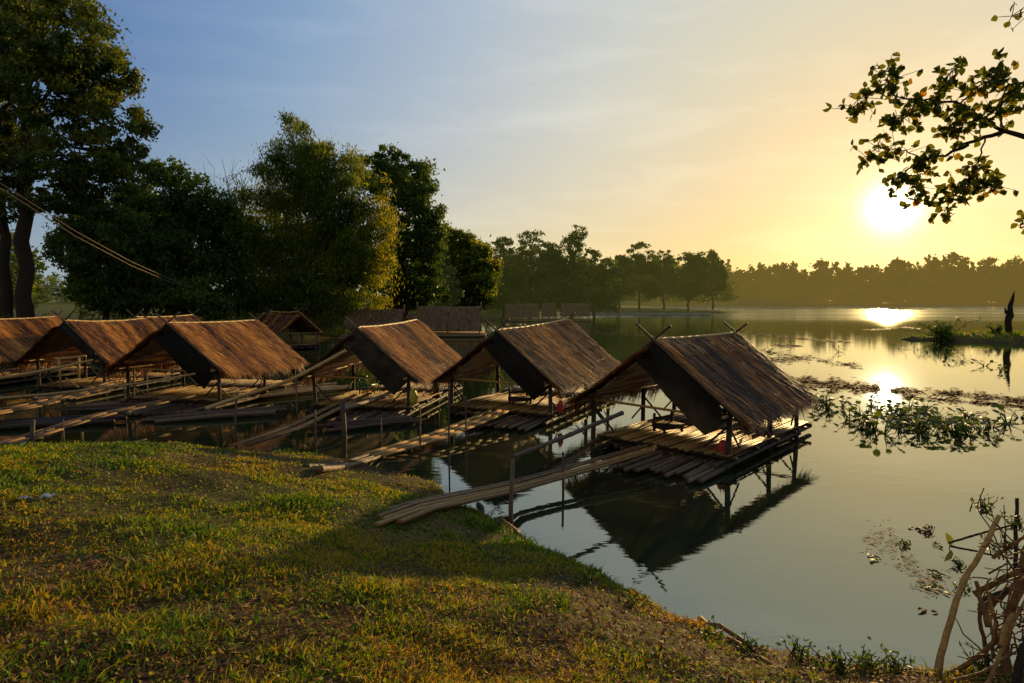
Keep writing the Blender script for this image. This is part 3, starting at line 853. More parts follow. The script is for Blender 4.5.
# long grey-roofed raft houses further off
def far_house(label, px0, px1, ytop, ybot, Y, seed):
    r = np.random.default_rng(200 + seed)
    a = at(px0, ytop, Y); b = at(px1, ytop, Y); e0 = at(px0, ybot, Y - 1.6)
    zr, ze = a[2], max(.75, e0[2])
    root = thing("raft_house", label, "hut", ((a[0] + b[0]) / 2, Y, 0), "grey thatched raft houses moored far out")
    x0, x1 = a[0], b[0]; ym = Y
    mb = MB()
    n = 22
    for sd in (-1, 1):
        xs = np.linspace(x0, x1, n); rows = 7
        V = []
        for k in range(rows):
            f = k / (rows - 1)
            V.append(np.stack([xs + r.normal(size=n) * .02, np.full(n, ym + sd * 1.7 * f), zr + (ze - zr) * f + r.normal(size=n) * .025 - .05 * np.sin(np.linspace(0, math.pi, n))], 1))
        V = np.concatenate(V)
        base = (np.arange(rows - 1)[:, None] * n + np.arange(n - 1)[None]).ravel()
        mb.add(V, np.stack([base, base + 1, base + n + 1, base + n], 1), np.clip(.5 + .15 * r.normal(size=len(V)), 0, 1))
    m = 1200
    u = r.uniform(0, 1, m); v = r.uniform(0, 1, m)
    P0 = np.stack([x0 + (x1 - x0) * u, ym - 1.7 * v - .03, zr + (ze - zr) * v + .03], 1)
    strands(mb, P0, np.tile(unit(np.array([0, -1.7, ze - zr])), (m, 1)) + r.normal(size=(m, 3)) * .1, np.array([0, -.5, .8]), r.uniform(.3, .6, m), r.uniform(.012, .025, m), np.clip(.5 + .25 * r.normal(size=m), 0, 1), r.uniform(0, .05, m), np.zeros(3), r)
    mb.build("roof", M["thatch_far"], root, False)
    for fx in (x0 + .1, (x0 + x1) / 2, x1 - .1):
        for fy in (-1.5, 1.5):
            mb = MB(); mb.tube([(fx, ym + fy, -.5), (fx, ym + fy, ze + .15)], .06, 6, .6); mb.build("post", M["bark_far"], root)
    for fx in (x0, x1):
        for sg in (-1, 1):
            mb = MB(); mb.tube([(fx, ym + sg * .35, zr - .35), (fx, ym - sg * .35, zr + .4)], .04, 5, .9); mb.build("finial", M["bark_far"], root)
    mb = MB(); mb.box(((x0 + x1) / 2, ym, .33), (x1 - x0 + .6, 3.6, .06), tone=.9)
    for k in range(14): mb.tube([(x0 - .5, ym - 1.9 + k * .29, .16), (x1 + .5, ym - 1.9 + k * .29, .16)], .1, 6, .7)
    mb.build("raft", M["thatch_far"], root)
    return root


for k, a in enumerate([("long grey raft house moored alone, its wide thatch facing the bank", 417, 481, 306, 329, 60),
                       ("grey raft house half hidden behind the orange roof with the green chairs", 348, 404, 309, 326, 56),
                       ("narrow grey raft roof between the half hidden raft house and the long lone one", 384, 424, 304, 318, 76),
                       ("leftmost of the three small grey raft roofs before the middle trees", 505, 539, 303.5, 317, 104),
                       ("middle one of the three small grey raft roofs before the middle trees", 542, 556, 303, 316, 106),
                       ("rightmost of the three small grey raft roofs, beside the pontoon's left end", 561, 589, 303, 316, 105)]):
    far_house(*a, seed=k)

# floating pontoon made of plastic cubes
r = np.random.default_rng(4)
a = at(586, 314.5, 150); b = at(712, 314.5, 150)
t = thing("pontoon", "long floating walkway of pale blue plastic cubes reaching out from the point", "pontoon", (a[0], 150, 0))
mb = MB()
k = int((b[0] - a[0]) / .55)
for j in range(k):
    for w_ in range(3):
        mb.box((a[0] + (j + .5) * .55, 150 + w_ * .55, .2), (.5, .5, .55), tone=r.uniform(.3, .7))
mb.build("float_cubes", M["float_blue"], t, False)
for j in range(5):
    mb = MB(); x = b[0] - .4 - j * 1.2
    mb.tube([(x, 149.9, .4), (x, 149.9, 1.7)], .07, 6, .9); mb.build("railing_post", M["float_blue"], t)
mb = MB(); mb.tube([(b[0] - 5.4, 149.9, 1.6), (b[0] - .3, 149.9, 1.6)], .05, 6, .9); mb.build("rail", M["float_blue"], t)


# ------------------------------------------------------------------ walkways, rails, stakes
def pt(px, py, z=None, Y=None):
    if Y is not None: return at(px, py, Y)
    if z is not None: return onz(px, py, z)
    return ground_hit(px, py)


def walkway(label, pts, n, width, mat, kind="pole", seed=0, rad=.045, stakes=(), rail=None, tone=.7):
    r = np.random.default_rng(300 + seed)
    P = np.array(pts, float)
    root = thing("bamboo_walkway" if kind == "pole" else "plank_walkway", label, "walkway", P[0] * [1, 1, 0])
    D = unit(P[-1] - P[0]); S = unit(np.cross(D, [0, 0, 1]))
    for j in range(n):
        o = (j - (n - 1) / 2) * width / max(1, n - 1) if n > 1 else 0
        PP = P + S * o + np.array([0, 0, r.normal() * .012])
        PP[0] = PP[0] + D * r.normal() * .12; PP[-1] = PP[-1] + D * r.normal() * .1
        ts = np.linspace(0, 1, 9); cum = np.concatenate([[0], np.cumsum(np.linalg.norm(np.diff(PP, axis=0), axis=1))]); cum /= cum[-1]
        C = np.stack([np.interp(ts, cum, PP[:, i]) for i in range(3)], 1)
        C[:, 2] -= .06 * np.sin(ts * math.pi)
        C += S * np.sin(ts * 3 + r.uniform(0, 3))[:, None] * .015
        mb = MB()
        if kind == "pole":
            mb.tube(C, np.linspace(rad * 1.1, rad * .8, 9) * r.uniform(.9, 1.1), 7, np.clip(tone + r.normal() * .15, 0, 1), nodes=.42)
        else:
            wv = width / n * .94 / 2
            for c0, c1 in zip(C[:-1], C[1:]):
                ax = unit(c1 - c0); u_ = np.cross(S, ax)
                if u_[2] < 0: u_ = -u_
                mb.box((c0 + c1) / 2, (np.linalg.norm(c1 - c0) + .004, wv * 2, .035), ax=[ax, S, u_], tone=np.clip(tone + r.normal() * .12, 0, 1))
        mb.build("pole" if kind == "pole" else "plank", mat, root, smooth=(kind == "pole"))
    for a, b, rd in stakes:
        mb = MB(); mb.tube([a, (np.array(a) + b) / 2 + r.normal(size=3) * .02, b], [rd * 1.1, rd, rd * .9], 7, r.uniform(.4, .7), rough=.05); mb.build("stake", M["bamboo_old"], root)
    if rail is not None:
        mb = MB(); mb.tube(rail[0], rail[1], 8, rail[2], nodes=.45); mb.build("handrail", rail[3], root)
    return root


def stake_px(px, ytop, ybase, z=0.0, rd=.03):
    b = onz(px, ybase, z); tp = at(px, ytop, b[1]); b = b - np.array([0, 0, .5])
    return (b, tp, rd)


s1 = stake_px(513, 458, 528, .0, .035)
e1 = at(640, 411, 10.9)
walkway("bundle of slim bamboo poles leading from the bank to the nearest hut", [pt(386, 523) + [0, 0, .06], pt(425, 508) + [0, 0, .08], onz(520, 481, .33), onz(652, 447, .42)], 6, .36, M["bamboo"], "pole", 1, .03,
        stakes=[s1, stake_px(563, 452, 490, 0, .022)], rail=([s1[1] + [0, 0, .02], at(562, 438, (s1[1][1] + 11.6) / 2), at(622, 413, 11.9)], [.036, .04, .045], .45, M["bamboo_old"]), tone=.42)
walkway("golden pair of planks leading to the hut with the narrow red bag", [pt(372, 458) + [0, 0, .07], onz(440, 432, .3), onz(503, 409, .4)], 3, .42, M["plank"], "plank", 2, stakes=[stake_px(449, 384, 446, 0, .022), stake_px(466, 396, 440, 0, .02), stake_px(420, 408, 470, 0, .018)], tone=.75)
walkway("dull grey logs lying on the bank where the golden planks land", [pt(312, 472) + [0, 0, .06], pt(345, 465) + [0, 0, .07], pt(376, 457) + [0, 0, .04]], 3, .3, M["bamboo_old"], "pole", 22, .05, tone=.6)
s3 = stake_px(343, 400, 452, .0, .055)
walkway("narrow double board climbing from the bank to the hut with green chairs", [pt(238, 449) + [0, 0, .08], onz(290, 427, .42), onz(334, 405, .6), onz(362, 394, .55)], 2, .34, M["plank"], "plank", 3, stakes=[s3, stake_px(315, 410, 447, 0, .025), stake_px(381, 418, 452, 0, .015)], tone=.5)
walkway("single weathered pole running from the board's post to the hut with green chairs", [at(340, 410, s3[1][1]), onz(404, 386, .5)], 1, 0, M["bamboo_old"], "pole", 31, .05, tone=.8)
s4 = stake_px(237, 392, 441, .0, .028)
walkway("long pale bamboo rail slanting up to the hut with green chairs", [at(205, 409, s4[1][1] - .7), at(237, 396, s4[1][1]), at(290, 378, 14.6), at(347, 350, 15.6)], 1, 0, M["bamboo"], "pole", 32, .05, stakes=[s4, stake_px(296, 378, 430, 0, .025)], tone=1.0)
walkway("grey plank gangway bending from the left edge to the broadest orange hut", [onz(-60, 462, .3), onz(20, 437, .4), onz(95, 413, .5), onz(186, 396, .5)], 3, .4, M["plank"], "plank", 4, stakes=[stake_px(33, 420, 455, 0, .05), stake_px(63, 420, 445, 0, .02)], tone=.3)
walkway("upper plank gangway at the left edge leading to the gable in deep shade", [onz(-60, 422, .4), onz(30, 404, .5), onz(112, 384, .5)], 3, .5, M["plank"], "plank", 5, tone=.38)
walkway("slim rail pole above the upper plank gangway, reaching past the shaded gable", [at(-50, 402, 14.2), at(60, 391, 16.3), at(130, 383, 17.2), at(196, 374, 18.2)], 1, 0, M["bamboo"], "pole", 51, .035, stakes=[stake_px(134, 368, 405, .0, .03), stake_px(124, 382, 408, 0, .025)], tone=.75)
walkway("topmost rail pole at the left edge, under the leftmost hut's eave", [at(-40, 383, 16.4), at(40, 369, 17.6), at(92, 360, 18.6)], 1, 0, M["bamboo"], "pole", 52, .04, stakes=[stake_px(-20, 376, 410, 0, .03)], tone=.9)


# bamboo frame railing on the shaded hut's porch
t0_ = onz(59, 388, .4)
t = thing("bamboo_railing", "small golden bamboo railing frame on the porch of the shaded gable hut", "railing", t0_)
fr_ = [(59, 358), (79, 357)]
for px, yt in fr_:
    mb = MB(); mb.tube([at(px, yt, t0_[1]), at(px + (2 if px < 70 else 0), 388 if px < 70 else 378, t0_[1])], .035, 7, .9); mb.build("post", M["bamboo"], t)
mb = MB(); mb.tube([at(57, 359, t0_[1]), at(86, 356, t0_[1])], .035, 7, .9); mb.build("rail", M["bamboo"], t)
mb = MB(); mb.tube([at(66, 378, t0_[1]), at(78, 387, t0_[1] - .3)], .03, 7, .7); mb.build("brace", M["bamboo"], t)


# loose rafts of poles moored between bank and huts
def raft(label, cx, cy, L, W, yaw, n, seed, tone):
    r = np.random.default_rng(400 + seed)
    root = thing("log_raft", label, "raft", (cx, cy, 0), "loose pole rafts moored by the bank")
    d = np.array([math.cos(yaw), math.sin(yaw), 0]); s = np.array([-d[1], d[0], 0]); c = np.array([cx, cy, 0])
    for j in range(n):
        o = (j / (n - 1) - .5) * W + r.normal() * .05
        a = c + d * (-L / 2 + r.normal() * .25) + s * o + [0, 0, .05 + r.uniform(0, .07)]; b = c + d * (L / 2 + r.normal() * .25) + s * (o + r.normal() * .12) + [0, 0, .05 + r.uniform(0, .1)]
        mb = MB(); mb.tube([a, (a + b) / 2 + [0, 0, .03], b], .055 * r.uniform(.8, 1.2), 7, np.clip(tone + r.normal() * .2, 0, 1), nodes=.5); mb.build("pole", M["bamboo" if tone > .5 else "bamboo_old"], root)


def raft_at(label, px, py, *a):
    p = onz(px, py, .08); raft(label, p[0], p[1], *a)


raft_at("loose raft of split poles floating under the pale bamboo rail", 222, 414, 3.4, .8, .4, 6, 1, .45)
raft_at("loose dark raft of poles before the shaded gable hut", 150, 404, 4.0, 1.0, .3, 6, 2, .35)
raft_at("old grey raft of poles at the left edge below the plank gangways", 40, 424, 3.5, .7, .3, 5, 3, .2)
raft_at("short raft of grey poles beside the post of the double board", 372, 424, 2.2, .6, .5, 5, 4, .3)
raft_at("sunlit raft of poles behind the pale rail, beside the green chairs hut", 290, 392, 4.2, 1.2, .75, 8, 5, .75)

# ------------------------------------------------------------------ small things on the huts


def blob_mesh(mb, c, rx, ry, rz, r, n=10, m=8, wob=.08, tone=.5, pinch=.5):
    V = []
    for i in range(m + 1):
        f = i / m; ph = math.pi * f
        k = math.sin(ph) ** .4 * (1 - pinch * max(0, 1 - f * 2.2))
        for j in range(n):
            th = 2 * math.pi * j / n; w_ = 1 + wob * r.normal()
            V.append((c[0] + rx * k * math.cos(th) * w_, c[1] + ry * k * math.sin(th) * w_, c[2] + rz * math.cos(ph)))
    F = [(i * n + j, (i + 1) * n + j, (i + 1) * n + (j + 1) % n, i * n + (j + 1) % n) for i in range(m) for j in range(n)]
    mb.add(V, F, tone)


def bag(label, p, w_, h_, mat, seed):
    r = np.random.default_rng(500 + seed)
    t = thing("bag", label, "bag", p)
    mb = MB(); blob_mesh(mb, p, w_, w_ * .6, h_, r, 12, 9); sk = mb.build("sack", mat, t)
    mb = MB(); mb.tube([p + [-w_ * .4, 0, h_ * .75], p + [-w_ * .2, 0, h_ * 1.35], p + [w_ * .2, 0, h_ * 1.35], p + [w_ * .4, 0, h_ * .75]], .008, 6, .5); mb.build("handle", mat, sk)


q1, h1, _ = Q[1]; q2, h2, _ = Q[2]; q3, h3, _ = Q[3]
bag("red bag on the floor edge by the front post of the nearest hut", at(723, 447, q1(-h1 + .25, 1.3, 0)[1]), .125, .15, M["red_plastic"], 1)
bag("narrow red bag hanging on the front post of the second nearest hut", at(560.5, 407, q2(-h2 + .1, 1.42, 0)[1] - .02), .085, .2, M["red_plastic"], 2)
bag("yellow green bag hanging by the front post of the green chairs hut", at(413, 396, q3(-h3 + .1, 1.42, 0)[1]), .13, .22, M["yellow_plastic"], 3)


def low_seat(label, p, yaw, seed):
    t = thing("low_bench", label, "bench", p)
    cs, sn = math.cos(yaw), math.sin(yaw)
    X = np.array([cs, sn, 0]); Yv = np.array([-sn, cs, 0]); Z = np.array([0, 0, 1])
    mb = MB(); mb.box(p + Z * .13, (.62, .42, .1), yaw, .3); mb.build("seat", M["wood_dark"], t, False)
    for a in (-.27, .27):
        for b_ in (-.17, .17):
            hh = .42 if b_ > 0 else .1
            mb = MB(); mb.tube([p + X * a + Yv * b_ - Z * .005, p + X * a + Yv * b_ + Z * hh], .035, 8, .3); mb.build("leg", M["wood_dark"], t)
    mb = MB(); mb.box(p + Z * .3 + Yv * .17, (.5, .03, .05), yaw, .3); mb.build("back_rail", M["wood_dark"], t, False)


low_seat("small dark wooden bench on the nearest hut's floor, beneath its tarpaulin", onz(668, 431, .36), .5, 1)
low_seat("small dark wooden bench on the floor of the second nearest hut", onz(520, 403, .36), .3, 2)


def chair(label, p, yaw):
    t = thing("plastic_chair", label, "chair", p, "green plastic chairs on the raft")
    cs, sn = math.cos(yaw), math.sin(yaw); X = np.array([cs, sn, 0]); Yv = np.array([-sn, cs, 0]); Z = np.array([0, 0, 1])
    mt = M["green_plastic"]
    mb = MB(); mb.box(p + Z * .3, (.36, .36, .035), yaw, .7); mb.build("seat", mt, t, False)
    for a in (-.15, .15):
        for b_ in (-.15, .15):
            mb = MB(); mb.tube([p + X * a * 1.15 + Yv * b_ * 1.15, p + X * a + Yv * b_ + Z * .3], [.018, .024], 7, .5); mb.build("leg", mt, t)
    mb = MB()
    for a in (-.16, -.05, .05, .16): mb.tube([p + X * a + Yv * .16 + Z * .3, p + X * a + Yv * .2 + Z * .58], .02, 6, .6)
    mb.box(p + Yv * .2 + Z * .6, (.4, .035, .07), yaw, .6); mb.build("backrest", mt, t, False)


chair("green plastic chair further left, back turned to the bank", onz(367, 394, .36), 2.6)
chair("green plastic chair further right, under the tarpaulin's lower corner", onz(384, 392, .36), .4)

# ------------------------------------------------------------------ bank: grass, litter, weeds
r = np.random.default_rng(600)


def bank_points(n, rmin=1.9, rmax=17.5, amax=62, margin=.08, pw=1.0):
    rad = rmin * (rmax / rmin) ** r.uniform(0, 1, n)
    az = R(1) * r.uniform(-amax, amax, n)
    x, y = rad * np.sin(az), rad * np.cos(az)
    d = sdist(np.stack([x, y], 1), NEAR) + .16 * fbm(x, y, 1.6)
    k = d > margin
    return x[k], y[k], d[k], rad[k]


n = 600000
x, y, d, rad = bank_points(n)
patch = fbm(x, y, .9); fine = fbm(x + 7, y - 3, 3.2); tuft = fbm(x - 11, y + 5, 7.5)
path = np.exp(-(((x + 6.2) * .25 + (y - 10.2)) / .4) ** 2) * ((x < -2.8) & (x > -12))
low_ = np.clip((7.0 - y + .8 * patch) / 3.6, 0, 1)
dens = np.clip(.66 + .55 * patch + .5 * fine + .45 * tuft - .9 * path - .60 * low_, .08, 1) * np.where((x > 2.0) & (y > 4.2), .4, 1)
k = r.uniform(size=len(x)) < dens
low_, tuft = low_[k], tuft[k]
x, y, d, rad, patch, fine = x[k], y[k], d[k], rad[k], patch[k], fine[k]
z = height(x, y)
n = len(x)
hgt_ = (.020 + .045 * r.uniform(size=n) ** 3) * (1 + .5 * np.clip(patch, -.6, 1.2) + .5 * np.clip(tuft, -.5, 1)) * (1 + .5 * np.exp(-d / .4))
lean = r.normal(size=(n, 2)) * .6
wd = .0022 + .00075 * rad
B0 = np.stack([x, y, z - .005], 1)
side = np.stack([-np.sin(a_ := r.uniform(0, 6.28, n)), np.cos(a_), np.zeros(n)], 1) * wd[:, None]
mid = B0 + np.stack([lean[:, 0] * hgt_ * .35, lean[:, 1] * hgt_ * .35, hgt_ * .6], 1)
tip = B0 + np.stack([lean[:, 0] * hgt_ * 1.1, lean[:, 1] * hgt_ * 1.1, hgt_ * r.uniform(.65, 1.05, n)], 1)
V = np.stack([B0 - side, B0 + side, mid + side * .8, mid - side * .8, tip], 1).reshape(-1, 3)
b_ = np.arange(n)[:, None] * 5
dry = .27 - .22 * patch + .22 * fine + .2 * r.normal(size=n) + .42 * low_ * np.clip((2.5 - x) / 4, 0.3, 1) * r.uniform(.3, 1.2, n) + .1 * (y < 9.5)
mb = MB()
mb.add(V, b_ + np.array([0, 1, 2, 3]), np.repeat(np.clip(dry, 0, 1), 5))
mb.li.append((b_ + np.array([3, 2, 4])).ravel()); mb.lt.append(np.full(n, 3))
tag(mb.build("grass", M["grass"], smooth=False), "short patchy grass, green to dry yellow, covering the sloping bank", "grass", kind="stuff")

# small broad ground leaves
x, y, d, rad = bank_points(30000, 1.9, 15)
k = r.uniform(size=len(x)) < np.clip(.5 + fbm(x + 20, y, 1.1), .08, 1)
x, y, rad = x[k], y[k], rad[k]
C = np.stack([x, y, height(x, y) + r.uniform(.01, .05, len(x))], 1)
mb = MB(); leaves(mb, C, .035, np.clip(.3 + .15 * r.normal(size=len(x)), 0, 1), -.2, .6, r)
tag(mb.build("ground_cover", M["grass"], smooth=False), "low broad-leaved weeds creeping through the grass", "weeds", kind="stuff")
# dry leaf litter
x, y, d, rad = bank_points(110000, 1.9, 13)
k = r.uniform(size=len(x)) < np.clip(.28 + .4 * fbm(x - 9, y + 4, 1.0) + 1.0 * np.clip((6.8 - y) / 3.2, 0, 1), .04, 1)
x, y, rad = x[k], y[k], rad[k]
C = np.stack([x, y, height(x, y) + r.uniform(.012, .04, len(x))], 1)
mb = MB(); n = len(C)
dd = unit(np.stack([r.normal(size=n), r.normal(size=n), r.normal(size=n) * .3], 1)); qq = unit(np.cross(dd, np.stack([r.normal(size=n) * .4, r.normal(size=n) * .4, np.ones(n)], 1))); nn = np.cross(dd, qq)
L_ = r.uniform(.02, .075, n)[:, None]; stw = r.uniform(size=(n, 1)) < .6; W_ = L_ * np.where(stw, r.uniform(.05, .1, (n, 1)), r.uniform(.25, .55, (n, 1))); L_ = L_ * np.where(stw, 1.6, 1)
V = np.stack([C - dd * L_ * .5, C + qq * W_ * .5 + nn * W_ * .3, C + dd * L_ * .5, C - qq * W_ * .5 + nn * W_ * .3], 1).reshape(-1, 3)
mb.add(V, np.arange(n)[:, None] * 4 + np.arange(4), np.repeat(np.clip(.45 + .25 * r.normal(size=n), 0, 1), 4))
tag(mb.build("leaf_litter", M["litter"], smooth=False), "dry brown leaves and straw bits scattered over the bank", "leaf litter", kind="stuff")


# weeds standing along the water's edge
def weed(label, p, n, hgt, lsz, seed, group="leafy weeds along the water's edge", mat="leaf_dark"):
    r = np.random.default_rng(700 + seed)
    t = thing("shore_weed", label, "weed", p, group)
    st = MB(); C = []
    for _ in range(n):
        e = p + np.array([r.normal() * hgt * .5, r.normal() * hgt * .4, hgt * r.uniform(.5, 1.1)])
        P = curve(p + np.append(r.normal(size=2) * .04, -.02), e, r, 5, .05, .05); st.tube(P, np.linspace(.006, .0025, 5), 5, .4)
        for u in r.uniform(.35, 1, 6):
            C.append(P[int(u * 4)] + r.normal(size=3) * lsz * .6)
    st.build("stems", M["bark"], t)
    mb = MB(); C = np.array(C); leaves(mb, C, lsz, np.clip(.45 + .2 * r.normal(size=len(C)), 0, 1), .1, .6, r); mb.build("leaves", M[mat], t, False)


for k, (px, py, n, hg, ls, lab) in enumerate([
    (583, 585, 9, .16, .05, "small sprig of weed at the water's edge in line with the drooping roof reflection"),
    (632, 606, 9, .16, .05, "small leafy weed right of the first sprig on the shore edge"),
    (712, 640, 9, .15, .05, "pale leafy weed on the shore edge above the rotting log"),
    (752, 656, 12, .17, .05, "pair of sprawling weeds between the rotting log and the dark low bush"),
    (800, 664, 14, .2, .05, "green sprawling weed left of the dark low bush"),
    (838, 672, 16, .2, .05, "upright green weed touching the dark low bush"),
    (868, 672, 14, .2, .05, "dark round-leaved low bush at the bottom shore"),
    (898, 672, 12, .18, .045, "smaller dark round-leaved bush left of the sticks"),
    (470, 525, 8, .12, .04, "tiny weed on the earth lip by the nearest hut's walkway"),
    (985, 672, 10, .2, .04, "thin weed growing among the piled sticks")]):
    p = ground_hit(px, py); weed(lab, p, n, hg, ls, k)

# bits lying on the bank
for k, (px, py, a, lab) in enumerate([(26, 503, .04, "larger crumpled white plastic scrap on the grass, far left"), (48, 500, .05, "smaller white plastic scrap right beside the larger one")]):
    p = ground_hit(px, py); rr2 = np.random.default_rng(k)
    mb = MB(); nu = 6
    U, V_ = np.meshgrid(np.linspace(-1, 1, nu), np.linspace(-1, 1, nu)); U = U.ravel(); V_ = V_.ravel()
    S = np.stack([p[0] + U * a * (1 + .2 * rr2.normal(size=36)), p[1] + V_ * a * .8, p[2] + .05 + .012 * rr2.normal(size=36)], 1)
    base = (np.arange(nu - 1)[:, None] * nu + np.arange(nu - 1)[None]).ravel(); mb.add(S, np.stack([base, base + 1, base + nu + 1, base + nu], 1), .6)
    tag(mb.build("plastic_scrap", M["white_plastic"], origin=p), lab, "litter", "white plastic scraps on the bank")
for k, (a, b2, rd, lab, mt) in enumerate([((700, 620), (750, 650), .028, "rotting brown log lying along the shore edge", "driftwood"), ((500, 520), (522, 540), .05, "broken brown stump end sticking out of the earth lip", "driftwood"),
                                          ((478, 505), (500, 528), .035, "dark plank end sunk at the foot of the nearest hut's walkway", "wood_dark"), ((728, 600 + 40), (770, 668), .02, "thin stick among weeds below the rotting log", "driftwood")]):
    A = ground_hit(*a) + [0, 0, .02]; B = ground_hit(*b2) + [0, 0, .03]
    mb = MB(); mb.tube(curve(A, B, r, 6, 0, .03), np.linspace(rd, rd * .7, 6), 8, .5, rough=.1)
    tag(mb.build("driftwood_stick", M[mt], origin=A), lab, "driftwood")

# ------------------------------------------------------------------ pile of sticks, lower right
STK = [
    ("longest pale crooked stick standing at the left of the pile", [(936, 692, 5.0), (938, 662, 5.1), (947, 634, 5.2), (955, 606, 5.3), (961, 584, 5.4), (976, 562, 5.5), (986, 545, 5.6), (999, 516, 5.75)], .043, .8, "driftwood"),
    ("thick knotted dark limb rising at the right side of the pile", [(1004, 690, 4.9), (1005, 640, 5.1), (1012, 600, 5.2), (1024, 560, 5.3), (1034, 530, 5.35)], .055, .45, "driftwood"),
    ("bent branch sweeping from the pile's foot up to the right edge", [(943, 678, 5.05), (975, 660, 5.1), (1002, 635, 5.2), (1016, 605, 5.3), (1036, 560, 5.35)], .036, .55, "driftwood"),
    ("upper of the two cut poles lying half in the water behind the pile", [(974, 594, 6.1), (1000, 580, 6.0), (1034, 562, 5.9)], .045, .5, "driftwood"),
    ("lower thicker cut pole lying half in the water behind the pile", [(980, 612, 5.9), (1002, 594, 5.8), (1034, 570, 5.75)], .055, .4, "driftwood"),
    ("short cut pole end tucked under the crooked stick's shadow side", [(979, 601, 5.75), (1012, 588, 5.7), (1030, 578, 5.7)], .035, .35, "wood_dark"),
    ("blackened upright post behind the pile", [(1015, 580, 6.3), (1016, 540, 6.3), (1017, 498, 6.3)], .032, .3, "wood_dark"),
    ("thin dark rod crossing behind the crooked stick's top", [(948, 543, 6.2), (975, 535, 6.1), (1012, 525, 6.0)], .018, .3, "wood_dark"),
    ("second thin dark rod running lower behind the crooked stick", [(950, 546, 6.3), (975, 551, 6.2), (1000, 557, 6.2)], .018, .3, "wood_dark"),
    ("slim pole slanting in from the right edge", [(993, 558, 5.7), (1010, 546, 5.6), (1034, 530, 5.5)], .025, .6, "driftwood"),
    ("pale forked stick at the bottom of the pile", [(985, 690, 4.7), (1000, 655, 4.9), (1012, 625, 5.0), (1032, 590, 5.1)], .026, .7, "driftwood"),
    ("grey stump-like root at the very bottom right corner", [(1016, 695, 4.6), (1020, 660, 4.7), (1030, 630, 4.8)], .05, .4, "bark"),
    ("twig bundle stick lying flat on the bank at the pile's foot", [(950, 682, 4.85), (985, 672, 4.8), (1012, 652, 4.95)], .022, .5, "driftwood"),
    ("thin curved shoot arching above the pile towards the open water", [(1004, 560, 5.7), (992, 530, 5.9), (976, 508, 6.0), (984, 488, 6.05)], .009, .4, "bark"),
    ("thin straight shoot standing up next to the blackened post", [(1008, 590, 5.9), (1006, 540, 5.95), (1004, 505, 6.0)], .008, .4, "bark"),
]
r = np.random.default_rng(820)
for lab, P, rd, tn, mt in STK:
    rd *= .62
    pp = np.array([at(*q_) for q_ in P])
    ts = np.linspace(0, len(pp) - 1, 18); C = np.stack([np.interp(ts, np.arange(len(pp)), pp[:, i]) for i in range(3)], 1)
    for _ in range(2): C[1:-1] = (C[:-2] + 2 * C[1:-1] + C[2:]) / 4
    C[1:-1] += r.normal(size=(16, 3)) * rd * .12
    rad = np.linspace(rd * 1.1, rd * .8, 18) * (1 + .12 * (r.uniform(size=18) < .2))
    mb = MB(); mb.tube(C, rad, 9, tn, rough=.04)
    tag(mb.build("stick", M[mt], origin=C[0]), lab, "stick", "sticks piled at the water's edge")
for k in range(9):
    x0_, y0_ = r.uniform(988, 1030), r.uniform(610, 690); Y0 = r.uniform(4.8, 5.3)
    A = at(x0_, y0_, Y0); B = at(x0_ + r.uniform(-25, 40), y0_ - r.uniform(40, 110), Y0 + r.uniform(.1, .5))
    C = curve(A, B, r, 9, 0, .02); rd = r.uniform(.010, .024)
    mb = MB(); mb.tube(C, np.linspace(rd * 1.1, rd * .7, 9), 8, r.uniform(.3, .8), rough=.05)
    tag(mb.build("stick", M["driftwood"], origin=A), "thin brown stick jumbled in the heart of the pile", "stick", "sticks jumbled in the heart of the pile")
# tangle of fine twigs in the pile
mb = MB()
for _ in range(90):
    c = at(r.uniform(985, 1045), r.uniform(540, 680), r.uniform(4.9, 5.7)); e = c + r.normal(size=3) * [.2, .15, .16]
    mb.tube(curve(c, e, r, 5, 0, .08), np.linspace(.009, .004, 5), 5, r.uniform(.2, .6))
tag(mb.build("twig_tangle", M["driftwood"]), "fine twigs tangled through the stick pile", "twigs", kind="stuff")
for k, (px, py, Y, lab) in enumerate([(1000, 545, 5.7, "leafy sprig clinging to the crooked stick's top"), (985, 505, 6.0, "brown withered sprig on the arching shoot"), (1015, 520, 6.2, "leafy sprig in front of the blackened post")]):
    weed(lab, at(px, py + 8, Y), 9, .15, .045, 30 + k, "sprigs in the stick pile", "leaf_water")
for k, (px, py, hg, lab) in enumerate([(930, 532, .1, "brownish leafy weed lying out over the water, left of the large green leaf"), (958, 566, .1, "small green weed floating between the crooked stick and the straw drift"), (962, 588, .09, "low green weed floating left of the crooked stick's middle"), (905, 545, .07, "thin weed poking through the straw drift")]):
    weed(lab, onz(px, py, .0), 7, hg, .045, 50 + k, "weeds floating by the sticks", "leaf_water" if k else "litter")


def oval_leaf(mb, c, d, n, L, w, tone, fold=.2, k=6):
    d = unit(np.asarray(d, float)); n = unit(np.asarray(n, float) - d * np.dot(n, d)); s = np.cross(d, n)
    us = np.linspace(0, 1, k)
    wv = np.sin(us ** .8 * math.pi) ** .8 * w; wv[0] = wv[-1] = .002
    V = []
    for u, ww in zip(us, wv):
        ctr = c + d * L * u - n * L * .18 * u * u
        V += [ctr - s * ww + n * ww * fold, ctr, ctr + s * ww + n * ww * fold]
    F = []
    for i in range(k - 1):
        a = i * 3; F += [(a, a + 1, a + 4, a + 3), (a + 1, a + 2, a + 5, a + 4)]
    mb.add(V, F, tone)


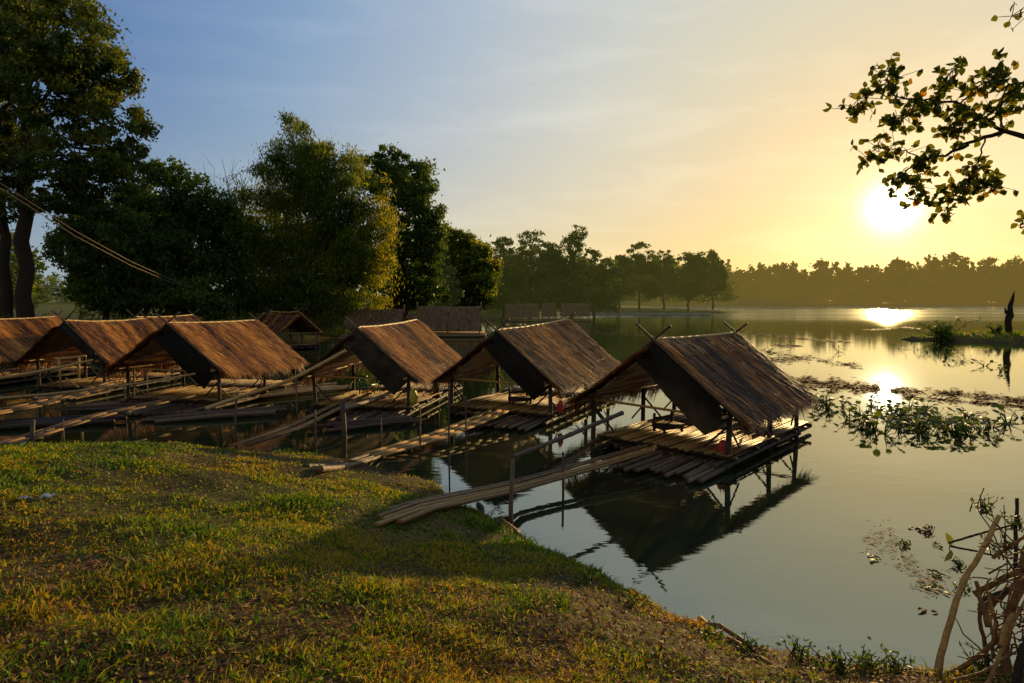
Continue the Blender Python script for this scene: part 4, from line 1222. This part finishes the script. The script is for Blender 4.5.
# large upright leaf and floating bits in the shallows
p = onz(948, 548, 0.0); t = thing("water_leaf_plant", "single large bright green leaf standing out of the water left of the crooked stick", "plant", p)
mb = MB(); mb.tube([p - [0, 0, .1], p + [.03, 0, .07]], .006, 6, .5); mb.build("stalk", M["leaf_water"], t)
mb = MB(); oval_leaf(mb, p + [.05, 0, .03], (-.35, 0, 1), (.2, -1, .2), .19, .055, .95); mb.build("leaf", M["leaf_water"], t)
FLO = [(922, 530, .16, "withered brown leaf clump floating left of the large green leaf"), (938, 545, .1, "small brown clump just below the withered leaf clump"), (925, 612, .14, "pale curled floating leaf nearest the bottom shore"), (872, 558, .11, "dark leaf clump at the outer end of the straw drift"),
       (940, 590, .1, "green floating leaves beneath the straw drift"), (938, 574, .12, "leafy floating clump at the inner end of the straw drift"), (925, 586, .07, "tiny dark clump between two green floating ones")]
for k, (px, py, a, lab) in enumerate(FLO):
    p = onz(px, py, .012); t = thing("floating_clump", lab, "floating plant", p, "leaf clumps floating by the sticks"); mb = MB()
    for _ in range(9 if k != 2 else 3):
        an = r.uniform(0, 6.28); oval_leaf(mb, p + np.array([r.normal() * a * .3, r.normal() * a * .35, 0.004]), (math.cos(an), math.sin(an), r.uniform(.0, .5)), (0, -.2, 1), a * r.uniform(.5, .9), a * .2, np.clip(r.uniform(.1, .9), 0, 1))
    mb.build("leaves", M["litter"] if k in (0, 1, 2) else M["leaf_water"], t)
mb = MB()
for _ in range(420):
    u = r.uniform(); p = onz(868 + 75 * u + r.normal() * 6, 538 + 44 * u + r.normal() * 7 - 10 * math.sin(u * 6), .008)
    a = r.uniform(0, 6.28); L_ = r.uniform(.01, .06); v = np.array([math.cos(a), math.sin(a), 0]) * L_
    mb.add([p - v, p + [-v[1] * .15, v[0] * .15, .004], p + v, p + [v[1] * .15, -v[0] * .15, .004]], [(0, 1, 2, 3)], r.uniform(.3, 1))
tag(mb.build("straw_drift", M["litter"], smooth=False), "drift of pale straw bits floating left of the sticks", "floating straw", kind="stuff")


# ------------------------------------------------------------------ water hyacinth
def hyacinth_mesh(seed):
    r = np.random.default_rng(seed)
    st, lf = MB(), MB()
    for _ in range(r.integers(6, 11)):
        a = r.uniform(0, 6.28); hh = r.uniform(.05, .36); out_ = r.uniform(.05, .42)
        e = np.array([math.cos(a) * out_, math.sin(a) * out_, hh])
        P = curve((math.cos(a) * .03, math.sin(a) * .03, -.03), e, r, 5, .1, .04)
        st.tube(P, [.012, .014, .009, .006, .005], 5, .55)
        dv = unit(np.array([math.cos(a), math.sin(a), r.uniform(-.1, 1.0)])); nv = unit(np.array([-math.cos(a) * .6, -math.sin(a) * .6, .8]) + r.normal(size=3) * .35)
        oval_leaf(lf, P[-1], dv, nv, r.uniform(.12, .21), r.uniform(.055, .09), np.clip(.45 + .25 * r.normal(), 0, 1), .25)
    return st, lf


hy = []
for k in range(7):
    st, lf = hyacinth_mesh(900 + k)
    a = st.build("stalks", M["leaf_water"]); b2 = lf.build("leaves", M["leaf_water"])
    hy.append((a.data, b2.data)); bpy.data.objects.remove(a); bpy.data.objects.remove(b2)
r = np.random.default_rng(910)


def plant_hy(p, label, group, k, sc):
    t = thing("water_hyacinth", label, "water plant", p, group)
    t.rotation_euler = (r.normal() * .12, r.normal() * .12, r.uniform(0, 6.28)); t.scale = (sc, sc, sc)
    for nm, me in zip(("stalks", "leaves"), hy[k]):
        o = bpy.data.objects.new(nm, me); COL.objects.link(o); o.parent = t


HL = "round-leaved water hyacinth crowded in the floating bed right of the nearest hut"
cnt = 0
while cnt < 48:
    px = r.uniform(815, 985); py = r.uniform(400, 442)
    top = np.interp(px, [815, 850, 990], [400, 404, 412]); bot = np.interp(px, [815, 840, 900, 985], [408, 424, 440, 438])
    if not top < py < bot: continue
    plant_hy(onz(px, py, 0), HL, "water hyacinths in the floating bed", int(r.integers(0, 7)), r.uniform(.8, 1.2)); cnt += 1
for px, py, sc, lab in [(1008, 425, 1.2, "water hyacinth tuft growing apart at the right edge"), (1020, 418, 1.0, "second water hyacinth at the right edge, taller leaf bent over"), (992, 428, 1.0, "water hyacinth stretching out of the bed's right end"),
                        (862, 424, .8, "small water hyacinth drifting off the bed's left end"), (945, 357, 1.5, "spiky plant standing in the lake halfway to the bush on the spit"), (962, 362, 1.0, "thin plant in the lake right of the spiky one"), (985, 366, 1.2, "leaning plant in the lake below the spit's middle"), (1000, 372, .9, "sparse plant in the lake left of the stump's reflection"),
                        (770, 352, .9, "tiny plant standing in the lake above the nearest hut's finial"), (838, 352, .9, "tiny plant standing in the lake in line with the hyacinth bed")]:
    plant_hy(onz(px, py, 0), lab, "single water plants", int(r.integers(0, 7)), sc)

# floating debris lines
mb = MB()
LINES = [([(735, 372), (800, 380), (850, 388), (900, 391), (960, 394), (1030, 402)], 7000, 3.0, .9), ([(730, 388), (780, 386), (830, 384), (880, 388)], 4200, 4.2, .8), ([(735, 330), (790, 338), (850, 342)], 800, .8, .8), ([(775, 345), (800, 346)], 260, 1.0, .6),
         ([(700, 356), (760, 360), (815, 358)], 1400, 3.0, .5), ([(745, 350), (770, 352), (830, 362), (860, 366)], 1100, 2.0, .5), ([(905, 397), (960, 401), (1030, 407)], 1500, 1.6, .9), ([(560, 327), (600, 333), (650, 336), (700, 338)], 500, .8, .7), ([(870, 330), (905, 327), (930, 330)], 300, .5, .7)]
for P, n, wv, den in LINES:
    P = np.array(P, float); u = r.uniform(0, 1, n) * (len(P) - 1)
    px = np.interp(u, np.arange(len(P)), P[:, 0]) + r.normal(size=n) * 3; cy = np.interp(u, np.arange(len(P)), P[:, 1])
    py = cy + r.normal(size=n) * wv * (.4 + .6 * np.sin(px * .13) ** 2)
    k = r.uniform(size=n) < .35 + .65 * (np.sin(px * .09 + cy) > -.2)
    for a, b2 in zip(px[k], py[k]):
        p = onz(a, b2, .01); s_ = r.uniform(.03, .13) * p[1] / 22 ; an = r.normal() * .5
        v = np.array([math.cos(an), math.sin(an), 0]) * s_; w_ = np.array([-v[1], v[0], 0]) * r.uniform(.15, .5); h_ = r.uniform(.0, .03) * (r.uniform() < .3)
        mb.add([p - v, p - w_ + [0, 0, h_], p + v, p + w_ + [0, 0, h_ * .5]], [(0, 1, 2, 3)], r.uniform(0, .4))
tag(mb.build("floating_debris", M["litter"], smooth=False), "dark rafts of dead weed drifting in lines over the lake", "floating debris", kind="stuff")

# ------------------------------------------------------------------ spit with stump and bush
Y = 54
b0 = at(1009, 324, Y); b0[2] = H1(b0[0], b0[1]) - .1
t = thing("dead_stump", "tall dead broken tree stump standing on the grassy spit", "stump", b0)
mb = MB(); Ht = at(1012, 291, Y)[2]
zz = np.linspace(0, 1, 10)
off = np.array([0, .03, -.06, -.1, .0, .04, .02, .12, .2, .26]); rad = .72 * np.array([.42, .36, .36, .38, .40, .3, .24, .22, .14, .03])
mb.tube(np.stack([b0[0] + off * 1.2, np.full(10, Y), b0[2] + (Ht - b0[2]) * zz], 1), rad, 9, .3, rough=.1); mb.build("trunk", M["bark"], t)
mb = MB(); mb.tube([(b0[0] - .3, Y, b0[2] + (Ht - b0[2]) * .5), (b0[0] - .5, Y - .1, b0[2] + (Ht - b0[2]) * .62)], [.12, .05], 6, .3); mb.build("broken_limb", M["bark"], t)


def bush(label, px, py, Y, w, h, n, seed, name="bush"):
    r = np.random.default_rng(950 + seed); p = at(px, py, Y); p[2] = max(0, H1(p[0], p[1]))
    t = thing(name, label, "bush", p); st = MB(); C = []
    for _ in range(26):
        e = p + np.array([r.normal() * w * .45, r.normal() * w * .3, h * r.uniform(.3, 1.1)]); P = curve(p + np.append(r.normal(size=2) * w * .15, -.05), e, r, 5, .05, .05); st.tube(P, np.linspace(.04, .015, 5), 5, .3)
        for _ in range(n // 26):
            C.append(P[r.integers(1, 5)] + r.normal(size=3) * .22)
    st.build("stems", M["bark"], t); C = np.array(C)
    mb = MB(); leaves(mb, C, .28, np.clip(.35 + .2 * r.normal(size=len(C)), 0, 1), 0, .4, r); mb.build("leaves", M["leaf_dark"], t, False)


bush("spreading twiggy bush at the tip of the grassy spit", 946, 329, 53, 2.6, 1.7, 700, 1)
bush("low sparse shrub just left of the dead stump", 997, 326, 54, 1.0, .8, 150, 2)
# grass on the spit
r = np.random.default_rng(970)
n = 9000
x = r.uniform(31, 62, n); y = r.uniform(45, 63, n); z = height(x, y); k = z > .06; x, y, z = x[k], y[k], z[k]; n = len(x)
hh = r.uniform(.12, .4, n); a = r.uniform(0, 6.28, n); sd = np.stack([np.cos(a), np.sin(a), 0 * a], 1) * .05
B0 = np.stack([x, y, z - .02], 1); T0 = B0 + np.stack([r.normal(size=n) * .12, r.normal(size=n) * .12, hh], 1)
mb = MB(); mb.add(np.stack([B0 - sd, B0 + sd, T0], 1).reshape(-1, 3), np.arange(n)[:, None] * 3 + np.arange(3), np.repeat(np.clip(.35 + .2 * r.normal(size=n), 0, 1), 3))
tag(mb.build("spit_grass", M["grass"], smooth=False), "rough grass covering the low spit", "grass", kind="stuff")

# ------------------------------------------------------------------ overhanging tree, right
r = np.random.default_rng(1000)
Y = 7.0
tb = np.array([8.6, 4.0, 0]); tb[2] = H1(8.6, 4.0)
t = thing("overhanging_tree", "tree outside the right edge whose leafy branch hangs over the water before the sun", "tree", tb)
mb = MB(); fk = np.array([8.3, 5.3, 4.6])
mb.tube(curve(tb - [0, 0, .3], fk, r, 7, 0, .03), np.linspace(.22, .13, 7), 9, .3, rough=.06)
mb.tube(curve(fk, fk + [.4, .5, 3.2], r, 6, 0, .03), np.linspace(.12, .05, 6), 8, .3)
mb.build("trunk", M["bark"], t)


def px_path(P): return np.array([at(a, b, c) for a, b, c in P])


BR = [([(1085, 155, 6.6), (1030, 136, 6.9), (1003, 131, 7.0), (985, 138, 7.0), (968, 145, 7.05), (950, 152, 7.1)], .032, .014),
      ([(968, 145, 7.05), (945, 155, 7.1), (925, 160, 7.2), (905, 172, 7.2), (885, 182, 7.2)], .018, .006),
      ([(1003, 131, 7.0), (985, 118, 7.1), (960, 104, 7.1), (940, 102, 7.0), (920, 100, 7.0), (895, 96, 6.9)], .02, .007),
      ([(895, 96, 6.9), (875, 92, 6.9), (860, 100, 6.9), (848, 112, 6.9)], .007, .004), ([(938, 100, 7.0), (943, 85, 7.0), (955, 68, 7.0)], .009, .004),
      ([(960, 104, 7.1), (978, 85, 7.1), (990, 70, 7.1)], .01, .004), ([(985, 118, 7.1), (1010, 95, 7.0), (1030, 85, 7.0)], .012, .005),
      ([(985, 138, 7.0), (978, 160, 7.0), (972, 178, 7.0), (968, 190, 7.0)], .01, .004), ([(976, 168, 7.0), (955, 195, 7.0), (944, 212, 7.0)], .007, .004),
      ([(972, 178, 7.0), (985, 185, 7.0), (990, 183, 7.0)], .006, .003), ([(920, 100, 7.0), (905, 115, 7.0), (890, 128, 7.0)], .007, .003), ([(925, 160, 7.2), (905, 150, 7.2), (880, 148, 7.2), (862, 158, 7.2)], .008, .003),
      ([(905, 172, 7.2), (912, 185, 7.2), (925, 192, 7.2)], .006, .003), ([(1003, 131, 7.0), (1000, 110, 6.9), (1008, 80, 6.9), (1000, 72, 6.9)], .012, .004),
      ([(895, 96, 6.9), (890, 80, 6.9), (885, 70, 6.9)], .007, .003), ([(985, 118, 7.1), (960, 125, 7.1), (935, 130, 7.1)], .01, .004)]
mb = MB()
mb.tube(curve(fk - [0, 0, .6], px_path(BR[0][0])[0], r, 5, .02, .03), np.linspace(.09, .045, 5), 8, .3)
tips = []
for P, a, b2 in BR:
    pp = px_path(P); k = 14; ts = np.linspace(0, len(pp) - 1, k); C = np.stack([np.interp(ts, np.arange(len(pp)), pp[:, i]) for i in range(3)], 1); C[1:-1] += r.normal(size=(k - 2, 3)) * .012
    mb.tube(C, np.linspace(a, b2, k), 7, .3)
    if a < .03: tips.append(C)
mb.build("branch", M["bark"], t)
lf = MB(); tw = MB()
for C in tips:
    L_ = np.linalg.norm(C[-1] - C[0])
    for _ in range(int(16 + L_ * 30)):
        u = r.uniform(.15, 1) ** .7; c = C[int(u * 13)]
        e = c + r.normal(size=3) * .085 + [0, 0, -.02]
        tw.tube([c, e], [.004, .0025], 4, .3)
        for _ in range(int(r.integers(2, 5))):
            d_ = unit(r.normal(size=3) + [0, 0, -.25]); oval_leaf(lf, e, d_, r.normal(size=3), r.uniform(.055, .10), r.uniform(.026, .042), np.clip(.35 + .25 * r.normal(), 0, 1), .2, 5)
# twigs that dip into the frame from above and at the right edge
for P, n in (([(1060, -10, 7.0), (1035, 8, 7.0), (1012, 16, 7.0)], 16), ([(1040, 190, 7.0), (1026, 212, 7.0), (1020, 228, 7.0)], 14)):
    pp = px_path(P); sb = MB(); sb.tube(pp, [.012, .008, .004], 5, .3); sb.tube(curve(pp[0], fk + ([.3, .4, 2.6] if P[0][1] < 0 else [0, 0, -.5]), r, 4, 0, .03), np.linspace(.012, .04, 4), 6, .3); sb_ = sb
    for _ in range(n):
        c0 = pp[r.integers(1, 3)]; c = c0 + r.normal(size=3) * .09; sb_.tube([c0, c], [.004, .003], 4, .3); oval_leaf(lf, c, unit(r.normal(size=3) + [0, 0, -.3]), r.normal(size=3), r.uniform(.07, .11), .035, .35, .2, 5)
    sb.build('side_branch', M['bark'], t)
tw.build("twigs", M["bark"], t); lf.build("foliage", M["leaf_front"], t)
# crown above, outside the frame
C, tn = cloud([(8.8, 5.9, 7.9, 1.5, 1.5, 1.0), (9.6, 4.8, 7.0, 1.4, 1.3, .9)], 2600, r, 22, .3, .4)
mb = MB(); leaves(mb, C, .13, tn, .3, .65, r); mb.build("crown", M["leaf_front"], t, False)

# ------------------------------------------------------------------ cables
for k, (dy, lab) in enumerate([(0, "lower of two thin cables sagging across the trees at the left"), (-5, "upper of two thin cables sagging across the trees at the left")]):
    P = np.array([at(-60, 155 + dy, 24), at(0, 188 + dy, 25.5), at(30, 207 + dy, 26.2), at(75, 236 + dy, 27.5), at(130, 265 + dy * .8, 33), at(170, 282 + dy * .6, 41), at(205, 291, 53)])
    mb = MB(); mb.tube(P, .014, 6, .4)
    tag(mb.build("cable", M["cable"], origin=P[-1]), lab, "cable", "cables strung over the huts")
# ------------------------------------------------------------------ light
sl = bpy.data.lights.new("sun", 'SUN'); sl.energy = 5.0; sl.angle = R(0.6); sl.color = (1.0, .66, .26)
so = bpy.data.objects.new("sun", sl); COL.objects.link(so)
so.rotation_euler = Vector(-SUN).to_track_quat('-Z', 'Y').to_euler()

w = bpy.data.worlds.new("World"); scene.world = w; w.use_nodes = True
nt = w.node_tree; nt.nodes.clear()
out = nt.nodes.new("ShaderNodeOutputWorld"); bg = nt.nodes.new("ShaderNodeBackground")
sky = nt.nodes.new("ShaderNodeTexSky"); sky.sky_type = 'NISHITA'; sky.sun_disc = False
sky.sun_elevation = SUN_EL; sky.sun_rotation = SUN_AZ; sky.air_density = 1.0; sky.dust_density = 1.0; sky.ozone_density = 3.0
tc = nt.nodes.new("ShaderNodeTexCoord")
nrm = nt.nodes.new("ShaderNodeVectorMath"); nrm.operation = 'NORMALIZE'; nt.links.new(tc.outputs["Generated"], nrm.inputs[0])
dt = nt.nodes.new("ShaderNodeVectorMath"); dt.operation = 'DOT_PRODUCT'; nt.links.new(nrm.outputs[0], dt.inputs[0]); dt.inputs[1].default_value = SUN
ang = math_n(nt, 'MULTIPLY', math_n(nt, 'ARCCOSINE', math_n(nt, 'MINIMUM', dt.outputs["Value"], 1.0)), 180 / math.pi)
sxyz = nt.nodes.new("ShaderNodeSeparateXYZ"); nt.links.new(nrm.outputs[0], sxyz.inputs[0])
el = sxyz.outputs[2]


def scaled(col, fac):
    n = nt.nodes.new("ShaderNodeVectorMath"); n.operation = 'SCALE'
    if isinstance(col, tuple): n.inputs[0].default_value = col
    else: nt.links.new(col, n.inputs[0])
    if isinstance(fac, (int, float)): n.inputs["Scale"].default_value = fac
    else: nt.links.new(fac, n.inputs["Scale"])
    return n.outputs[0]


def vadd(a, b):
    n = nt.nodes.new("ShaderNodeVectorMath"); n.operation = 'ADD'; nt.links.new(a, n.inputs[0]); nt.links.new(b, n.inputs[1]); return n.outputs[0]


def gauss(sig, p=2.0):
    return math_n(nt, 'EXPONENT', math_n(nt, 'MULTIPLY', math_n(nt, 'POWER', math_n(nt, 'DIVIDE', ang, sig), p), -1.0))


STR = 0.10


def mixc(fac, a, b):
    n = nt.nodes.new("ShaderNodeMix"); n.data_type = 'RGBA'
    nt.links.new(fac, n.inputs[0]); nt.links.new(a, n.inputs[6]); nt.links.new(b, n.inputs[7]); return n.outputs[2]


eld = math_n(nt, 'MULTIPLY', math_n(nt, 'ARCSINE', el), 180 / math.pi)
an01 = math_n(nt, 'DIVIDE', ang, 180.0)
high = ramp(nt, an01, [(0, (.95, .70, .34)), (.045, (.88, .68, .36)), (.09, (.78, .71, .50)), (.144, (.66, .68, .62)), (.21, (.45, .54, .65)), (.28, (.24, .38, .59)), (.36, (.09, .20, .45)), (.5, (.12, .19, .34)), (.62, (.30, .30, .32)), (1, (.56, .47, .38))])  # both sky ramps brighten behind the camera as added frontal fill light
low = ramp(nt, an01, [(0, (1.0, .60, .15)), (.067, (1.0, .60, .145)), (.14, (.95, .69, .27)), (.22, (.81, .69, .41)), (.305, (.50, .54, .47)), (.39, (.33, .42, .48)), (.55, (.2, .26, .34)), (.65, (.36, .36, .36)), (1, (.6, .5, .4))])
lowf = math_n(nt, 'EXPONENT', math_n(nt, 'MULTIPLY', math_n(nt, 'POWER', math_n(nt, 'DIVIDE', math_n(nt, 'MAXIMUM', eld, 0.0), 11.0), 1.5), -1.0))
grad = mixc(lowf, high, low)
# thin streaks of high cloud
mpc = nt.nodes.new("ShaderNodeMapping"); mpc.inputs["Scale"].default_value = (1.6, 1.6, 9.0); mpc.inputs["Rotation"].default_value = (R(4), R(-7), 0)
nt.links.new(nrm.outputs[0], mpc.inputs[0])
cl = noise(nt, 2.2, 6, mpc.outputs[0], .6, .5)
clf = nt.nodes.new("ShaderNodeMapRange"); clf.inputs[1].default_value = .48; clf.inputs[2].default_value = .8; clf.inputs[3].default_value = 0; clf.inputs[4].default_value = .16
nt.links.new(cl, clf.inputs[0])
tot = vadd(scaled(sky.outputs[0], 0.18), scaled(grad, .86 / STR))
tot = vadd(tot, scaled((1.0, .88, .72), math_n(nt, 'MULTIPLY', clf.outputs[0], math_n(nt, 'MULTIPLY_ADD', gauss(40), 5.0, 3.0))))
tot = vadd(tot, scaled((1.0, .62, .20), math_n(nt, 'MULTIPLY', gauss(6.5, 1.4), 1.7)))
tot = vadd(tot, scaled((1.0, .88, .62), math_n(nt, 'MULTIPLY', gauss(1.7), 24)))
tot = vadd(tot, scaled((1.0, .9, .7), math_n(nt, 'MULTIPLY', gauss(0.7), 160)))
nt.links.new(tot, bg.inputs[0]); bg.inputs[1].default_value = STR
nt.links.new(bg.outputs[0], out.inputs[0])

# ------------------------------------------------------------------ render settings
scene.render.engine = 'CYCLES'
cy = scene.cycles
cy.use_denoising = True
try: cy.denoiser = 'OPENIMAGEDENOISE'
except Exception: pass
cy.max_bounces = 6; cy.diffuse_bounces = 3; cy.glossy_bounces = 3; cy.transmission_bounces = 3; cy.transparent_max_bounces = 4
cy.caustics_reflective = False; cy.caustics_refractive = False
cy.sample_clamp_indirect = 6
scene.view_settings.view_transform = 'Standard'
scene.view_settings.look = 'None'
scene.view_settings.exposure = 0
scene.view_settings.gamma = 1
